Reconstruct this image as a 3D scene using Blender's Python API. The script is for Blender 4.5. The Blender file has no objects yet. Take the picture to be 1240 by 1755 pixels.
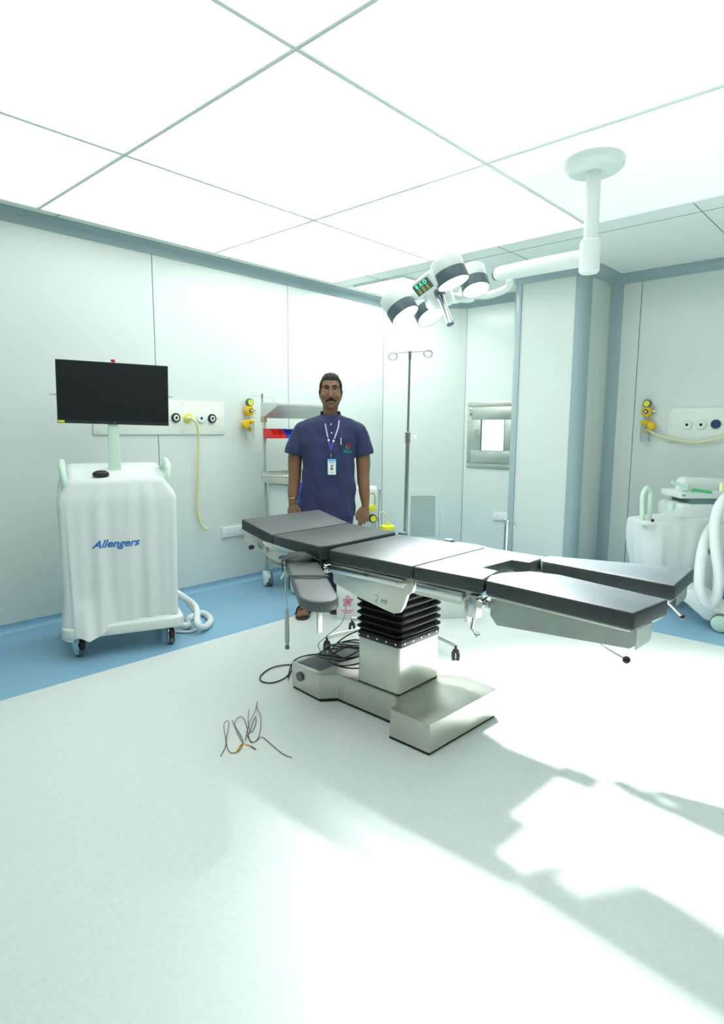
import bpy, bmesh, math, random
from mathutils import Vector, Matrix, noise
from mathutils.bvhtree import BVHTree
random.seed(4)
PI = math.pi
scene = bpy.context.scene
COL = scene.collection

# ---------------------------------------------------------------- camera
CAM_H = 1.33
F_PX, PITCH, ROLL, YAW = 1048.5, 0.13417, 0.006208, 0.742965
CX, CY = 620.0, 877.5
_f = Vector((math.cos(PITCH)*math.cos(YAW), math.cos(PITCH)*math.sin(YAW), -math.sin(PITCH)))
_r0 = Vector((math.sin(YAW), -math.cos(YAW), 0)); _u0 = _r0.cross(_f)
_r = _r0*math.cos(ROLL) + _u0*math.sin(ROLL)
_u = -_r0*math.sin(ROLL) + _u0*math.cos(ROLL)
CAM = Vector((0, 0, CAM_H))
cd = bpy.data.cameras.new('camera'); cam = bpy.data.objects.new('camera', cd); COL.objects.link(cam)
cd.sensor_fit = 'HORIZONTAL'; cd.sensor_width = 36; cd.lens = F_PX/1240*36; cd.clip_start = 0.05
cam.matrix_world = Matrix(((_r.x, _u.x, -_f.x, 0), (_r.y, _u.y, -_f.y, 0), (_r.z, _u.z, -_f.z, CAM_H), (0, 0, 0, 1)))
scene.camera = cam
def ray(x, y): return _r*((x-CX)/F_PX) - _u*((y-CY)/F_PX) + _f
def on_z(x, y, z=0.0): d = ray(x, y); return CAM + d*((z-CAM_H)/d.z)
def on_x(x, y, X): d = ray(x, y); return CAM + d*(X/d.x)
def on_y(x, y, Y): d = ray(x, y); return CAM + d*(Y/d.y)
def on_plane(x, y, P0, n): d = ray(x, y); return CAM + d*((P0-CAM).dot(n)/d.dot(n))

# ---------------------------------------------------------------- world, exposure
w = bpy.data.worlds.new('world'); scene.world = w; w.use_nodes = True
w.node_tree.nodes['Background'].inputs[0].default_value = (0.8, 0.95, 0.9, 1)
w.node_tree.nodes['Background'].inputs[1].default_value = 0.3
scene.view_settings.view_transform = 'Standard'; scene.view_settings.look = 'None'
scene.view_settings.gamma = 1; scene.view_settings.use_curve_mapping = False
scene.view_settings.exposure = 0.0
LIGHT_CEIL = 2.0      # luminous ceiling diffusers, all but one of them added
LIGHT_SPOT = 340.0    # each head of the surgical light (W)
LIGHT_COL = (0.96, 1.0, 0.98)

CEIL_GAIN = [[0.35, 0.28, 0.16], [1.4, 0.45, 0.16], [0.8, 0.8, 1.3], [0.55, 1.0, 1.8]]   # brightness of the added panels, rows from the right wall to the left wall

# ---------------------------------------------------------------- materials
def mat(name, col, rough=0.5, metal=0.0, coat=0.0, emit=None, estr=1.0, bump=None, var=None, trans=0.0, alpha=1.0, ior=1.45, spec=0.5, sheen=0.0):
    m = bpy.data.materials.new(name); m.use_nodes = True
    nt = m.node_tree; b = nt.nodes['Principled BSDF']
    b.inputs['Base Color'].default_value = (*col, 1); b.inputs['Roughness'].default_value = rough
    b.inputs['Metallic'].default_value = metal; b.inputs['Coat Weight'].default_value = coat
    b.inputs['Coat Roughness'].default_value = 0.12
    b.inputs['Transmission Weight'].default_value = trans; b.inputs['Alpha'].default_value = alpha
    b.inputs['IOR'].default_value = ior; b.inputs['Specular IOR Level'].default_value = spec
    b.inputs['Sheen Weight'].default_value = sheen
    if emit: b.inputs['Emission Color'].default_value = (*emit, 1); b.inputs['Emission Strength'].default_value = estr
    if var or bump:
        tc = nt.nodes.new('ShaderNodeTexCoord')
    if var:      # (scale vector, amount, detail): brightness variation
        sc, amt, det = var
        mp = nt.nodes.new('ShaderNodeMapping'); mp.inputs['Scale'].default_value = sc
        nz = nt.nodes.new('ShaderNodeTexNoise'); nz.inputs['Scale'].default_value = 1; nz.inputs['Detail'].default_value = det
        rp = nt.nodes.new('ShaderNodeMapRange'); rp.inputs[1].default_value = 0.3; rp.inputs[2].default_value = 0.7
        rp.inputs[3].default_value = 1-amt; rp.inputs[4].default_value = 1+amt
        mx = nt.nodes.new('ShaderNodeVectorMath'); mx.operation = 'SCALE'; mx.inputs[0].default_value = col
        nt.links.new(tc.outputs['Object'], mp.inputs[0]); nt.links.new(mp.outputs[0], nz.inputs['Vector'])
        nt.links.new(nz.outputs['Fac'], rp.inputs[0]); nt.links.new(rp.outputs[0], mx.inputs['Scale'])
        nt.links.new(mx.outputs[0], b.inputs['Base Color'])
    if bump:     # (scale vector, strength, distance)
        sc, st, ds = bump
        mp = nt.nodes.new('ShaderNodeMapping'); mp.inputs['Scale'].default_value = sc
        nz = nt.nodes.new('ShaderNodeTexNoise'); nz.inputs['Scale'].default_value = 1; nz.inputs['Detail'].default_value = 4
        bp = nt.nodes.new('ShaderNodeBump'); bp.inputs['Strength'].default_value = st; bp.inputs['Distance'].default_value = ds
        nt.links.new(tc.outputs['Object'], mp.inputs[0]); nt.links.new(mp.outputs[0], nz.inputs['Vector'])
        nt.links.new(nz.outputs['Fac'], bp.inputs['Height']); nt.links.new(bp.outputs[0], b.inputs['Normal'])
    return m
M = {}
M['wall'] = mat('wall_panel_paint', (0.715, 0.785, 0.745), 0.22, var=((0.6, 0.6, 0.6), 0.015, 2), bump=((1.2, 1.2, 1.2), 0.06, 0.02))
M['wallrear'] = mat('rear_wall_bounce_dark', (0.46, 0.50, 0.46), 0.35)  # unseen walls coloured darker to cut the light they bounce back
M['joint'] = mat('panel_joint_grey', (0.22, 0.29, 0.29), 0.5)
M['trim'] = mat('cove_trim_blue_grey', (0.36, 0.47, 0.49), 0.28)
M['ceil'] = mat('ceiling_white', (0.86, 0.92, 0.89), 0.6, var=((2, 2, 2), 0.01, 2))
M['diffuser'] = mat('ceiling_light_diffuser', (0.9, 0.95, 0.92), 0.5, emit=LIGHT_COL, estr=LIGHT_CEIL)
_dif = {}
def diffuser(g):
    g = g or 1.0
    if g not in _dif: _dif[g] = mat('ceiling_light_diffuser', (0.9, 0.95, 0.92), 0.5, emit=LIGHT_COL, estr=LIGHT_CEIL*g)
    return _dif[g]
M['floor'] = mat('vinyl_floor_pale', (0.73, 0.785, 0.76), 0.36, var=((60, 60, 60), 0.03, 6), bump=((40, 40, 40), 0.04, 0.003))
M['floorblue'] = mat('vinyl_floor_blue', (0.25, 0.47, 0.64), 0.33, var=((60, 60, 60), 0.04, 6), bump=((40, 40, 40), 0.04, 0.003))
M['steel'] = mat('brushed_stainless', (0.66, 0.67, 0.61), 0.33, 1.0, var=((5, 5, 5), 0.06, 5))
M['steelbase'] = mat('satin_stainless_base', (0.60, 0.60, 0.54), 0.38, 1.0, var=((5, 5, 5), 0.05, 4))
M['handlemetal'] = mat('dark_polished_handle', (0.38, 0.41, 0.45), 0.2, 1.0)
M['canopysteel'] = mat('matt_stainless', (0.70, 0.74, 0.70), 0.6, 0.7)
M['ivsteel'] = mat('iv_stainless', (0.42, 0.46, 0.44), 0.25, 1.0)
M['skirtsteel'] = mat('dull_stainless', (0.46, 0.49, 0.45), 0.42, 1.0, var=((9, 9, 9), 0.10, 5))
M['chrome'] = mat('chrome', (0.75, 0.77, 0.75), 0.12, 1.0)
M['hatchsteel'] = mat('hatch_stainless', (0.62, 0.66, 0.61), 0.35, 1.0, var=((3, 3, 8), 0.08, 2))
M['pad'] = mat('black_foam_pad', (0.032, 0.044, 0.047), 0.50, spec=0.75, var=((5, 5, 5), 0.25, 6), bump=((25, 25, 25), 0.12, 0.004))
M['padarm'] = mat('arm_pad_grey', (0.07, 0.085, 0.09), 0.42, spec=0.9, var=((6, 6, 6), 0.2, 5))
M['strap'] = mat('black_strap', (0.02, 0.025, 0.028), 0.6)
M['rubber'] = mat('black_rubber', (0.012, 0.013, 0.014), 0.32)
M['blackplastic'] = mat('black_plastic', (0.02, 0.022, 0.023), 0.35)
M['bellows'] = mat('black_bellows_vinyl', (0.010, 0.010, 0.010), 0.25)
M['screen'] = mat('dark_screen', (0.010, 0.016, 0.017), 0.42, spec=0.25)
M['bezel'] = mat('dark_bezel', (0.018, 0.024, 0.026), 0.4)
M['white'] = mat('white_plastic', (0.80, 0.86, 0.83), 0.35)
M['cream'] = mat('gas_panel_cream', (0.80, 0.86, 0.77), 0.35)
M['mint'] = mat('mint_plastic', (0.66, 0.86, 0.73), 0.35)
M['cloth'] = mat('white_cotton_cover', (0.77, 0.81, 0.81), 0.85, sheen=0.2, bump=((200, 200, 200), 0.1, 0.001))
M['hose'] = mat('white_hose', (0.78, 0.83, 0.83), 0.4)
M['bluetext'] = mat('blue_print', (0.02, 0.17, 0.52), 0.6)
M['red'] = mat('red_plastic', (0.75, 0.03, 0.03), 0.35)
M['blue'] = mat('blue_plastic', (0.03, 0.09, 0.55), 0.35)
M['navyout'] = mat('navy_outlet', (0.02, 0.05, 0.16), 0.35)
M['yellow'] = mat('yellow_plastic', (0.80, 0.50, 0.02), 0.35)
M['lemon'] = mat('lemon_yellow_plastic', (0.78, 0.80, 0.05), 0.35)
M['paleyellow'] = mat('pale_yellow_hose', (0.78, 0.78, 0.42), 0.4)
M['clear'] = mat('clear_plastic', (0.92, 0.98, 0.95), 0.08, trans=0.9, alpha=0.45)
M['sock'] = mat('socket_white', (0.86, 0.89, 0.89), 0.3)
M['dark'] = mat('dark_hole', (0.02, 0.02, 0.02), 0.7)
M['grille'] = mat('grille_white', (0.72, 0.80, 0.75), 0.4)
M['grillehole'] = mat('grille_gap', (0.16, 0.27, 0.28), 0.8)
M['glow'] = mat('lamp_lens', (0.9, 0.9, 0.9), 0.3, emit=(0.97, 1.0, 1.0), estr=14)
M['lampgrey'] = mat('lamp_dark_grey', (0.10, 0.14, 0.16), 0.28)
M['lampwhite'] = mat('lamp_white', (0.80, 0.87, 0.84), 0.3)
M['paneldark'] = mat('control_panel_olive', (0.10, 0.14, 0.12), 0.35)
M['ledgreen'] = mat('led_green', (0.05, 0.8, 0.4), 0.4, emit=(0.1, 1.0, 0.5), estr=1.2)
M['gold'] = mat('gold', (0.75, 0.5, 0.12), 0.25, 1.0)
M['olive'] = mat('button_ring_gold', (0.45, 0.42, 0.12), 0.4)
M['skin'] = mat('skin_brown', (0.205, 0.105, 0.058), 0.55, var=((9, 9, 9), 0.12, 3))
M['hair'] = mat('black_hair', (0.007, 0.007, 0.007), 0.6, spec=0.25, bump=((60, 60, 400), 0.4, 0.004))
M['lip'] = mat('lips', (0.20, 0.09, 0.07), 0.5)
M['eye'] = mat('eye_white', (0.6, 0.58, 0.55), 0.3)
M['iris'] = mat('eye_dark', (0.01, 0.008, 0.006), 0.3)
M['tilak'] = mat('red_mark', (0.35, 0.02, 0.02), 0.7)
M['navy'] = mat('navy_uniform', (0.025, 0.031, 0.092), 0.85, sheen=0.05, bump=((5, 5, 3.5), 0.8, 0.05), var=((3, 3, 3), 0.06, 3))
M['navyd'] = mat('navy_seam', (0.020, 0.025, 0.08), 0.85)
M['lanyard'] = mat('violet_lanyard', (0.10, 0.06, 0.42), 0.6)
M['lanyardlight'] = mat('lanyard_light', (0.50, 0.48, 0.75), 0.5)
M['badgeblue'] = mat('badge_blue', (0.12, 0.50, 0.78), 0.3)
M['badgewhite'] = mat('badge_white', (0.80, 0.86, 0.80), 0.4)
M['teal'] = mat('teal_embroidery', (0.01, 0.20, 0.26), 0.7)
M['embred'] = mat('red_embroidery', (0.42, 0.02, 0.05), 0.7)
M['embgreen'] = mat('green_embroidery', (0.02, 0.32, 0.08), 0.7)
M['sandal'] = mat('brown_sandal', (0.05, 0.035, 0.03), 0.5)
M['card'] = mat('white_carton', (0.80, 0.84, 0.83), 0.6)
M['pink'] = mat('pink_print', (0.75, 0.18, 0.28), 0.6)
M['brownwire'] = mat('brown_wire', (0.16, 0.09, 0.06), 0.4)
M['greycord'] = mat('grey_cord', (0.50, 0.56, 0.54), 0.45)
M['wheelgrey'] = mat('grey_wheel', (0.16, 0.17, 0.16), 0.5)
M['wood'] = mat('tan_tape', (0.55, 0.42, 0.22), 0.6)
M['window'] = mat('hatch_glass', (0.80, 0.95, 0.95), 0.05, trans=1.0)
M['hatchglow'] = mat('hatch_window_glow', (0.8, 0.9, 0.9), 0.6, emit=(0.85, 0.97, 1.0), estr=1.2)  # glow in the colour imitates light behind the hatch window

# ---------------------------------------------------------------- mesh helpers
def box(bm, c, s, bev=0.0, rot=None, segs=2):
    t = bmesh.new(); bmesh.ops.create_cube(t, size=1)
    bmesh.ops.scale(t, vec=s, verts=t.verts)
    if bev > 0: bmesh.ops.bevel(t, geom=t.edges[:], offset=bev, segments=segs, affect='EDGES', profile=0.5)
    m = Matrix.Translation(Vector(c))
    if rot is not None: m = m @ (rot if isinstance(rot, Matrix) else Matrix.Rotation(rot, 4, 'Z'))
    t.transform(m); merge(bm, t)
def box2(bm, a, b, bev=0.0, segs=2):
    box(bm, [(a[i]+b[i])/2 for i in range(3)], [abs(b[i]-a[i]) for i in range(3)], bev, segs=segs)
def merge(bm, t):
    me = bpy.data.meshes.new('tmp'); t.to_mesh(me); t.free(); bm.from_mesh(me); bpy.data.meshes.remove(me)
def frames(pts):
    pts = [Vector(p) for p in pts]; n = len(pts); out = []
    for i in range(n):
        t = (pts[min(i+1, n-1)]-pts[max(i-1, 0)])
        t = t.normalized() if t.length > 1e-9 else Vector((0, 0, 1))
        if i == 0:
            a = Vector((0, 0, 1)) if abs(t.z) < 0.9 else Vector((1, 0, 0)); nn = (a - t*a.dot(t)).normalized()
        else:
            nn = out[-1][1]; nn = (nn - t*nn.dot(t)); nn = nn.normalized() if nn.length > 1e-6 else out[-1][1]
        out.append((t, nn, t.cross(nn)))
    return pts, out
def tube(bm, pts, r, seg=10, flat=1.0, cap=True):
    pts, fr = frames(pts); rs = r if isinstance(r, (list, tuple)) else [r]*len(pts); rings = []
    for p, (t, a, b), rr in zip(pts, fr, rs):
        rings.append([bm.verts.new(p + a*(math.cos(2*PI*k/seg)*rr) + b*(math.sin(2*PI*k/seg)*rr*flat)) for k in range(seg)])
    for i in range(len(rings)-1):
        for k in range(seg): bm.faces.new((rings[i][k], rings[i][(k+1) % seg], rings[i+1][(k+1) % seg], rings[i+1][k]))
    if cap: bm.faces.new(rings[0][::-1]); bm.faces.new(rings[-1])
def spline(P, n=8, closed=False):
    P = [Vector(p) for p in P]; out = []; N = len(P)
    g = (lambda i: P[i % N]) if closed else (lambda i: P[max(0, min(N-1, i))])
    for i in range(N if closed else N-1):
        p0, p1, p2, p3 = g(i-1), g(i), g(i+1), g(i+2)
        for k in range(n):
            t = k/n; out.append(0.5*((2*p1)+(-p0+p2)*t+(2*p0-5*p1+4*p2-p3)*t*t+(-p0+3*p1-3*p2+p3)*t**3))
    out.append(P[0].copy() if closed else P[-1]); return out
def lathe(bm, prof, o=(0, 0, 0), axis=(0, 0, 1), seg=24):
    """prof: list of (radius, height) along axis"""
    q = Vector((0, 0, 1)).rotation_difference(Vector(axis).normalized()).to_matrix().to_4x4(); m = Matrix.Translation(Vector(o)) @ q
    rings = []
    for r, h in prof:
        r = max(r, 1e-5)
        rings.append([bm.verts.new(m @ Vector((r*math.cos(2*PI*k/seg), r*math.sin(2*PI*k/seg), h))) for k in range(seg)])
    for i in range(len(rings)-1):
        for k in range(seg): bm.faces.new((rings[i][k], rings[i][(k+1) % seg], rings[i+1][(k+1) % seg], rings[i+1][k]))
    if prof[0][0] > 1e-4: bm.faces.new(rings[0][::-1])
    if prof[-1][0] > 1e-4: bm.faces.new(rings[-1])
def cyl(bm, o, axis, r, h, seg=24, bev=0.0):
    b = min(bev, r*0.5, h*0.45)
    lathe(bm, [(r-b, 0), (r, b), (r, h-b), (r-b, h)] if b > 0 else [(r, 0), (r, h)], o, axis, seg)
def ball(bm, c, r, seg=16, rot=None):
    t = bmesh.new(); bmesh.ops.create_uvsphere(t, u_segments=seg, v_segments=max(6, seg//2+2), radius=1)
    s = r if isinstance(r, (tuple, list)) else (r, r, r)
    bmesh.ops.scale(t, vec=s, verts=t.verts); m = Matrix.Translation(Vector(c))
    if rot is not None: m = m @ rot
    t.transform(m); merge(bm, t)
def prism(bm, poly, z0, z1, bev=0.0, segs=2, m=None, zf=None):
    """extrude an xy polygon from z0 to z1; zf(x,y) adds height"""
    t = bmesh.new(); vs = [t.verts.new((p[0], p[1], z0)) for p in poly]; f = t.faces.new(vs)
    r = bmesh.ops.extrude_face_region(t, geom=[f]); up = [v for v in r['geom'] if isinstance(v, bmesh.types.BMVert)]
    for v in up: v.co.z = z1
    bmesh.ops.recalc_face_normals(t, faces=t.faces[:])
    if bev > 0: bmesh.ops.bevel(t, geom=t.edges[:], offset=bev, segments=segs, affect='EDGES', profile=0.5)
    if zf:
        for v in t.verts: v.co.z += zf(v.co.x, v.co.y)
    if m is not None: t.transform(m)
    merge(bm, t)
def grid_surface(bm, fn, nu, nv, closed_u=False):
    V = [[bm.verts.new(fn(i/(nu if closed_u else nu-1), j/(nv-1))) for j in range(nv)] for i in range(nu)]
    for i in range(nu if closed_u else nu-1):
        for j in range(nv-1): bm.faces.new((V[i][j], V[(i+1) % nu][j], V[(i+1) % nu][j+1], V[i][j+1]))
    return V
def mesh_obj(name, bm, m, parent=None, smooth=True, inv=None, angle=40):
    if inv is not None: bm.transform(inv)
    bmesh.ops.recalc_face_normals(bm, faces=bm.faces[:])
    me = bpy.data.meshes.new(name); bm.to_mesh(me); bm.free(); me.materials.append(m)
    if smooth:
        for p in me.polygons: p.use_smooth = True
        me.set_sharp_from_angle(angle=math.radians(angle))
    o = bpy.data.objects.new(name, me); COL.objects.link(o)
    if parent: o.parent = parent
    return o
def text_bm(s, size, extrude=0.0006, shear=0.0, offset=0.0, align='CENTER'):
    cu = bpy.data.curves.new('t', 'FONT'); cu.body = s; cu.size = size; cu.extrude = extrude; cu.shear = shear; cu.offset = offset
    cu.align_x = align; cu.align_y = 'CENTER'; cu.resolution_u = 4
    o = bpy.data.objects.new('t', cu); COL.objects.link(o); bpy.context.view_layer.update()
    me = bpy.data.meshes.new_from_object(o.evaluated_get(bpy.context.evaluated_depsgraph_get()))
    bm = bmesh.new(); bm.from_mesh(me); bpy.data.objects.remove(o); bpy.data.curves.remove(cu); bpy.data.meshes.remove(me)
    return bm
class Thing:
    def __init__(self, name, label, cat, loc=(0, 0, 0), rz=0.0, group=None):
        self.o = o = bpy.data.objects.new(name, None); COL.objects.link(o); o.empty_display_size = 0.1
        o.location = loc; o.rotation_euler = (0, 0, rz); o['label'] = label; o['category'] = cat
        if group: o['group'] = group
        self.m = Matrix.Translation(Vector(loc)) @ Matrix.Rotation(rz, 4, 'Z'); self.inv = self.m.inverted()
    def add(self, name, bm, m, parent=None, world=False, smooth=True, label=None, angle=40):
        o = mesh_obj(name, bm, m, parent or self.o, smooth, self.inv if world else None, angle)
        if label: o['label'] = label
        return o
def tag(o, label, cat, group=None):
    o['label'] = label; o['category'] = cat
    if group: o['group'] = group
    return o
def struct(name, bm, m, parent=None, smooth=True, angle=40):
    o = mesh_obj(name, bm, m, parent, smooth, None, angle)
    if not parent: o['kind'] = 'structure'
    return o
def remesh(o, voxel, smooth=4, fac=0.5):
    a = o.modifiers.new('r', 'REMESH'); a.mode = 'VOXEL'; a.voxel_size = voxel; a.use_smooth_shade = True
    if smooth: s = o.modifiers.new('s', 'SMOOTH'); s.factor = fac; s.iterations = smooth
    bpy.context.view_layer.update()
    me = bpy.data.meshes.new_from_object(o.evaluated_get(bpy.context.evaluated_depsgraph_get()))
    mats = list(o.data.materials); o.modifiers.clear(); o.data = me
    me.materials.clear()
    for x in mats: me.materials.append(x)
    for p in me.polygons: p.use_smooth = True
    return o
# ================================================================ THE ROOM
ZC, ZT = 2.66, 2.585           # ceiling, underside of the cornice
YL, XB, XR, XCOL = 4.30, 5.60, 5.57, 5.00
XF, YR = -1.6, -2.4            # walls behind the camera
def wall(name, A, B, seams):
    """panels from A to B (inward side on the right hand of A->B) with narrow joints at distances `seams`"""
    A = Vector((*A, 0)); B = Vector((*B, 0)); L = (B-A).length; d = (B-A)/L; ang = math.atan2(d.y, d.x)
    T = Matrix.Translation(A) @ Matrix.Rotation(ang, 4, 'Z')      # local x along, y = +left = outward
    bm = bmesh.new(); ed = [0]+sorted(seams)+[L]
    for i in range(len(ed)-1):
        x0 = ed[i]+(0.0035 if i else 0); x1 = ed[i+1]-(0.0035 if i < len(ed)-2 else 0)
        t = bmesh.new(); box2(t, (x0, 0, 0.0), (x1, 0.03, ZC), 0.001, 1); t.transform(T); merge(bm, t)
    o = struct(name, bm, M['wallrear' if name in ('wall_rear', 'wall_front') else 'wall'], smooth=False)
    jm = bmesh.new()
    for s in seams:
        t = bmesh.new(); box2(t, (s-0.0033, 0.004, 0), (s+0.0033, 0.03, ZC)); t.transform(T); merge(jm, t)
    if seams: struct('panel_joint', jm, M['joint'], o, smooth=False)
    return o
wall('wall_left', (XF, YL), (4.98, YL), [2.395-XF-1.295*2, 2.395-XF-1.295, 2.395-XF, 3.69-XF])
wall('wall_corner', (4.98, YL), (XB, 3.68), [0.012])
wall('wall_hatch', (XB, 3.68), (XB, 2.80), [0.012])
# the column: three faces and rounded corners
wall('wall_column_front', (XCOL, 2.72), (XCOL, 2.235), [])
wall('wall_column_side', (5.09, 2.145), (XR-0.07, 2.145), [])
bm = bmesh.new(); box2(bm, (5.09, 2.78, 0), (5.63, 2.81, ZC)); struct('wall_column_left', bm, M['wall'], smooth=False)
wall('wall_right', (XR, 2.075), (XR, YR), [0.165, 1.46, 2.755])
wall('wall_rear', (XR, YR), (XF, YR), [1.3, 2.6, 3.9, 5.2, 6.5])
wall('wall_front', (XF, YR), (XF, YL), [1.3, 2.6, 3.9, 5.2])
def arc(c, r, a0, a1, n=8): return [(c[0]+r*math.cos(a0+(a1-a0)*k/n), c[1]+r*math.sin(a0+(a1-a0)*k/n)) for k in range(n+1)]
# vertical corner trims
for i, (poly) in enumerate((
    arc((5.09, 2.235), 0.098, PI, 1.5*PI)+[(5.09, 2.235)],                 # outer column corner
    arc((5.09, 2.72), 0.098, PI, 0.5*PI)+[(5.09, 2.72)],                   # outer column corner by the hatch
    [(XR+0.01, 2.155)]+[(XR-0.085, 2.15)]+arc((XR-0.085, 2.06), 0.083, 0.5*PI, 0)[1:-1]+[(XR, 2.06)])):   # inner corner
    bm = bmesh.new(); prism(bm, poly, 0, ZC); struct('trim_%d' % (i+1), bm, M['trim'])
# cornice: concave quarter profile swept along the walls
def sweep_profile(bm, path, prof, off=0.0):
    P = [Vector((*p, 0)) for p in path]; R = []
    for i, p in enumerate(P):
        dA = (P[i]-P[i-1]).normalized() if i else (P[1]-P[0]).normalized()
        dB = (P[i+1]-P[i]).normalized() if i < len(P)-1 else dA
        nA = Vector((dA.y, -dA.x, 0)); nB = Vector((dB.y, -dB.x, 0)); n = (nA+nB); n = n/(n.dot(nA)) if n.length > 1e-6 else nA
        R.append([bm.verts.new(p + n*a + Vector((0, 0, h))) for a, h in prof])
    for i in range(len(R)-1):
        for k in range(len(prof)-1): bm.faces.new((R[i][k], R[i+1][k], R[i+1][k+1], R[i][k+1]))
CP = [(0.0, ZC), (0.075, ZC), (0.075, ZC-0.006)]+[(0.075-0.068*math.sin(a), ZC-0.006-0.068*(1-math.cos(a))) for a in [PI/2*k/6 for k in range(7)]]+[(0.006, ZT), (0.0, ZT)]
runs = [[(XF, YL), (4.98, YL), (XB, 3.68), (XB, 2.81)],
        [(5.60, 2.818), (5.09, 2.818), (5.0, 2.73), (4.99, 2.225), (5.08, 2.137), (XR, 2.137), (XR, YR), (XF, YR), (XF, YL)]]
for i, rn in enumerate(runs):
    bm = bmesh.new(); sweep_profile(bm, rn, CP); struct('trim_%d' % (i+4), bm, M['trim'], angle=50)
# ceiling: grid of panels with joints, invented luminous panels over the middle
cb = bmesh.new(); box2(cb, (XF-0.1, YR-0.1, ZC), (6.2, YL+0.3, ZC+0.05)); ceil = struct('ceiling', cb, M['ceil'], smooth=False)
jb = bmesh.new()
for x in [0.4+1.3*k for k in range(-1, 5)]: box2(jb, (x-0.003, YR, ZC-0.0015), (x+0.003, YL, ZC+0.01))
for y in [-1.45+1.3*k for k in range(0, 5)]: box2(jb, (XF, y-0.003, ZC-0.0015), (5.6, y+0.003, ZC+0.01))
struct('panel_joint', jb, M['joint'], ceil, smooth=False)
def ceil_light(x0, y0, x1, y1, name, label, strength=None):
    T = Thing(name, label, 'ceiling light', ((x0+x1)/2, (y0+y1)/2, ZC), 0, 'luminous panels in the ceiling')
    a = bmesh.new(); f = 0.010; z0, z1 = ZC-0.022, ZC-0.001
    for q in (((x0, y0), (x1, y0+f)), ((x0, y1-f), (x1, y1)), ((x0, y0+f), (x0+f, y1-f)), ((x1-f, y0+f), (x1, y1-f))):
        box2(a, (*q[0], z0), (*q[1], z1), 0.002, 1)
    T.add('frame', a, M['white'], world=True)
    b = bmesh.new(); box2(b, (x0+f, y0+f, ZC-0.014), (x1-f, y1-f, ZC-0.004)); T.add('diffuser', b, diffuser(strength), world=True, smooth=False)
GX = [0.30, 1.55, 2.80, 4.05]; GY = [-0.75, 0.50, 1.75, 3.00, 4.10]  # invented panel grid: lights the room and keeps the ceiling white
WX = ['in front of the table', 'over the table', 'behind the table']; WY = ['nearest the right edge, above the open floor', 'in the row of the leg pads', 'in the row of the arm board', 'in the row nearest the left wall']
for i in range(3):
    for j in range(4):
        ceil_light(GX[i], GY[j], GX[i+1], GY[j+1], 'ceiling_light', 'added ceiling light panel %s, %s' % (WX[i], WY[j]), CEIL_GAIN[j][i])
cl5 = on_z(688, 492, ZC)
ceil_light(cl5.x-0.35, cl5.y-0.30, cl5.x+0.25, cl5.y+0.30, 'ceiling_light', 'small ceiling light panel near the far corner, seen behind the surgical lamp head', 8.0)
# floor: pale centre sheet, blue border, coved skirting
fb = bmesh.new(); box2(fb, (XF-0.1, YR-0.1, -0.05), (6.2, YL+0.3, -0.0)); fl = struct('floor', fb, M['floor'], smooth=False)
bb = bmesh.new()
YB, XBD = 3.228, 4.235
poly = [(XF, YB), (XBD, YB), (XBD, YR), (6.1, YR), (6.1, YL+0.1), (XF, YL+0.1)]
prism(bb, poly, 0.0, 0.0012); struct('floor_border', bb, M['floorblue'], fl, smooth=False)
SK = [(0.0, 0.06), (0.003, 0.06)]+[(0.05-0.047*math.cos(a), 0.05-0.048*math.sin(a)) for a in [PI/2*k/6 for k in range(7)]]
for nm, rn in (('baseboard_left', [(XF, YL), (4.98, YL)]), ('baseboard_corner', [(4.98, YL), (XB, 3.68), (XB, 2.81)]),
               ('baseboard_column', [(XB, 2.818), (5.09, 2.818), (4.99, 2.73), (4.99, 2.225), (5.08, 2.137), (XR-.03, 2.137)]), ('baseboard_right', [(XR, 2.14), (XR, YR)]),
               ('baseboard_rear', [(XR, YR), (XF, YR)]), ('baseboard_front', [(XF, YR), (XF, YL)])):
    bm = bmesh.new(); sweep_profile(bm, rn, SK); struct(nm, bm, M['floorblue'], angle=50)
# ================================================================ OPERATING TABLE (long axis along Y)
T = Thing('operating_table', 'stainless operating table with black segmented pads, split leg plates and bellows column', 'operating table', (2.19, 1.77, 0))
N, FX = 1.90, 2.455
# base
HB = 0.14
bp = [(1.925, 1.385), (2.425, 1.365), (2.445, 1.58), (2.41, 1.63), (2.38, 1.66), (2.38, 2.03), (2.44, 2.09), (2.46, 2.31), (1.985, 2.31), (1.966, 2.085), (2.034, 2.025), (2.032, 1.655), (1.985, 1.60), (1.925, 1.60)]
bm = bmesh.new(); prism(bm, bp, 0.012, HB, 0.006, 2)
base = T.add('base', bm, M['steelbase'], world=True, angle=30)
bm = bmesh.new(); prism(bm, [(x*0.98+0.044, y*0.985+0.028) for x, y in bp], 0.0, 0.012); T.add('base_skirt', bm, M['rubber'], base, world=True)
bm = bmesh.new(); cyl(bm, (1.976, 2.235, 0.085), (-1, 0.05, 0), 0.024, 0.009, 24, 0.002); T.add('cap', bm, M['wheelgrey'], base, world=True, label='round dark grey cap on the end of the base')
# black anti-slip mat on the rear block
bm = bmesh.new(); box(bm, (2.19, 2.20, HB+0.001), (0.38, 0.16, 0.003), 0.001, 0.02); T.add('top_mat', bm, mat('grey_mat', (0.16, 0.19, 0.19), 0.6), base, world=True)
# column cover
bm = bmesh.new(); prism(bm, [(2.04, 1.645), (2.345, 1.645), (2.345, 1.895), (2.04, 1.895)], HB, 0.372, 0.014, 3); T.add('column_cover', bm, M['steel'], world=True)
bm = bmesh.new(); prism(bm, [(2.044, 1.649), (2.341, 1.649), (2.341, 1.891), (2.044, 1.891)], HB, HB+0.012, 0.0); T.add('column_seal', bm, M['rubber'], world=True)
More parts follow.
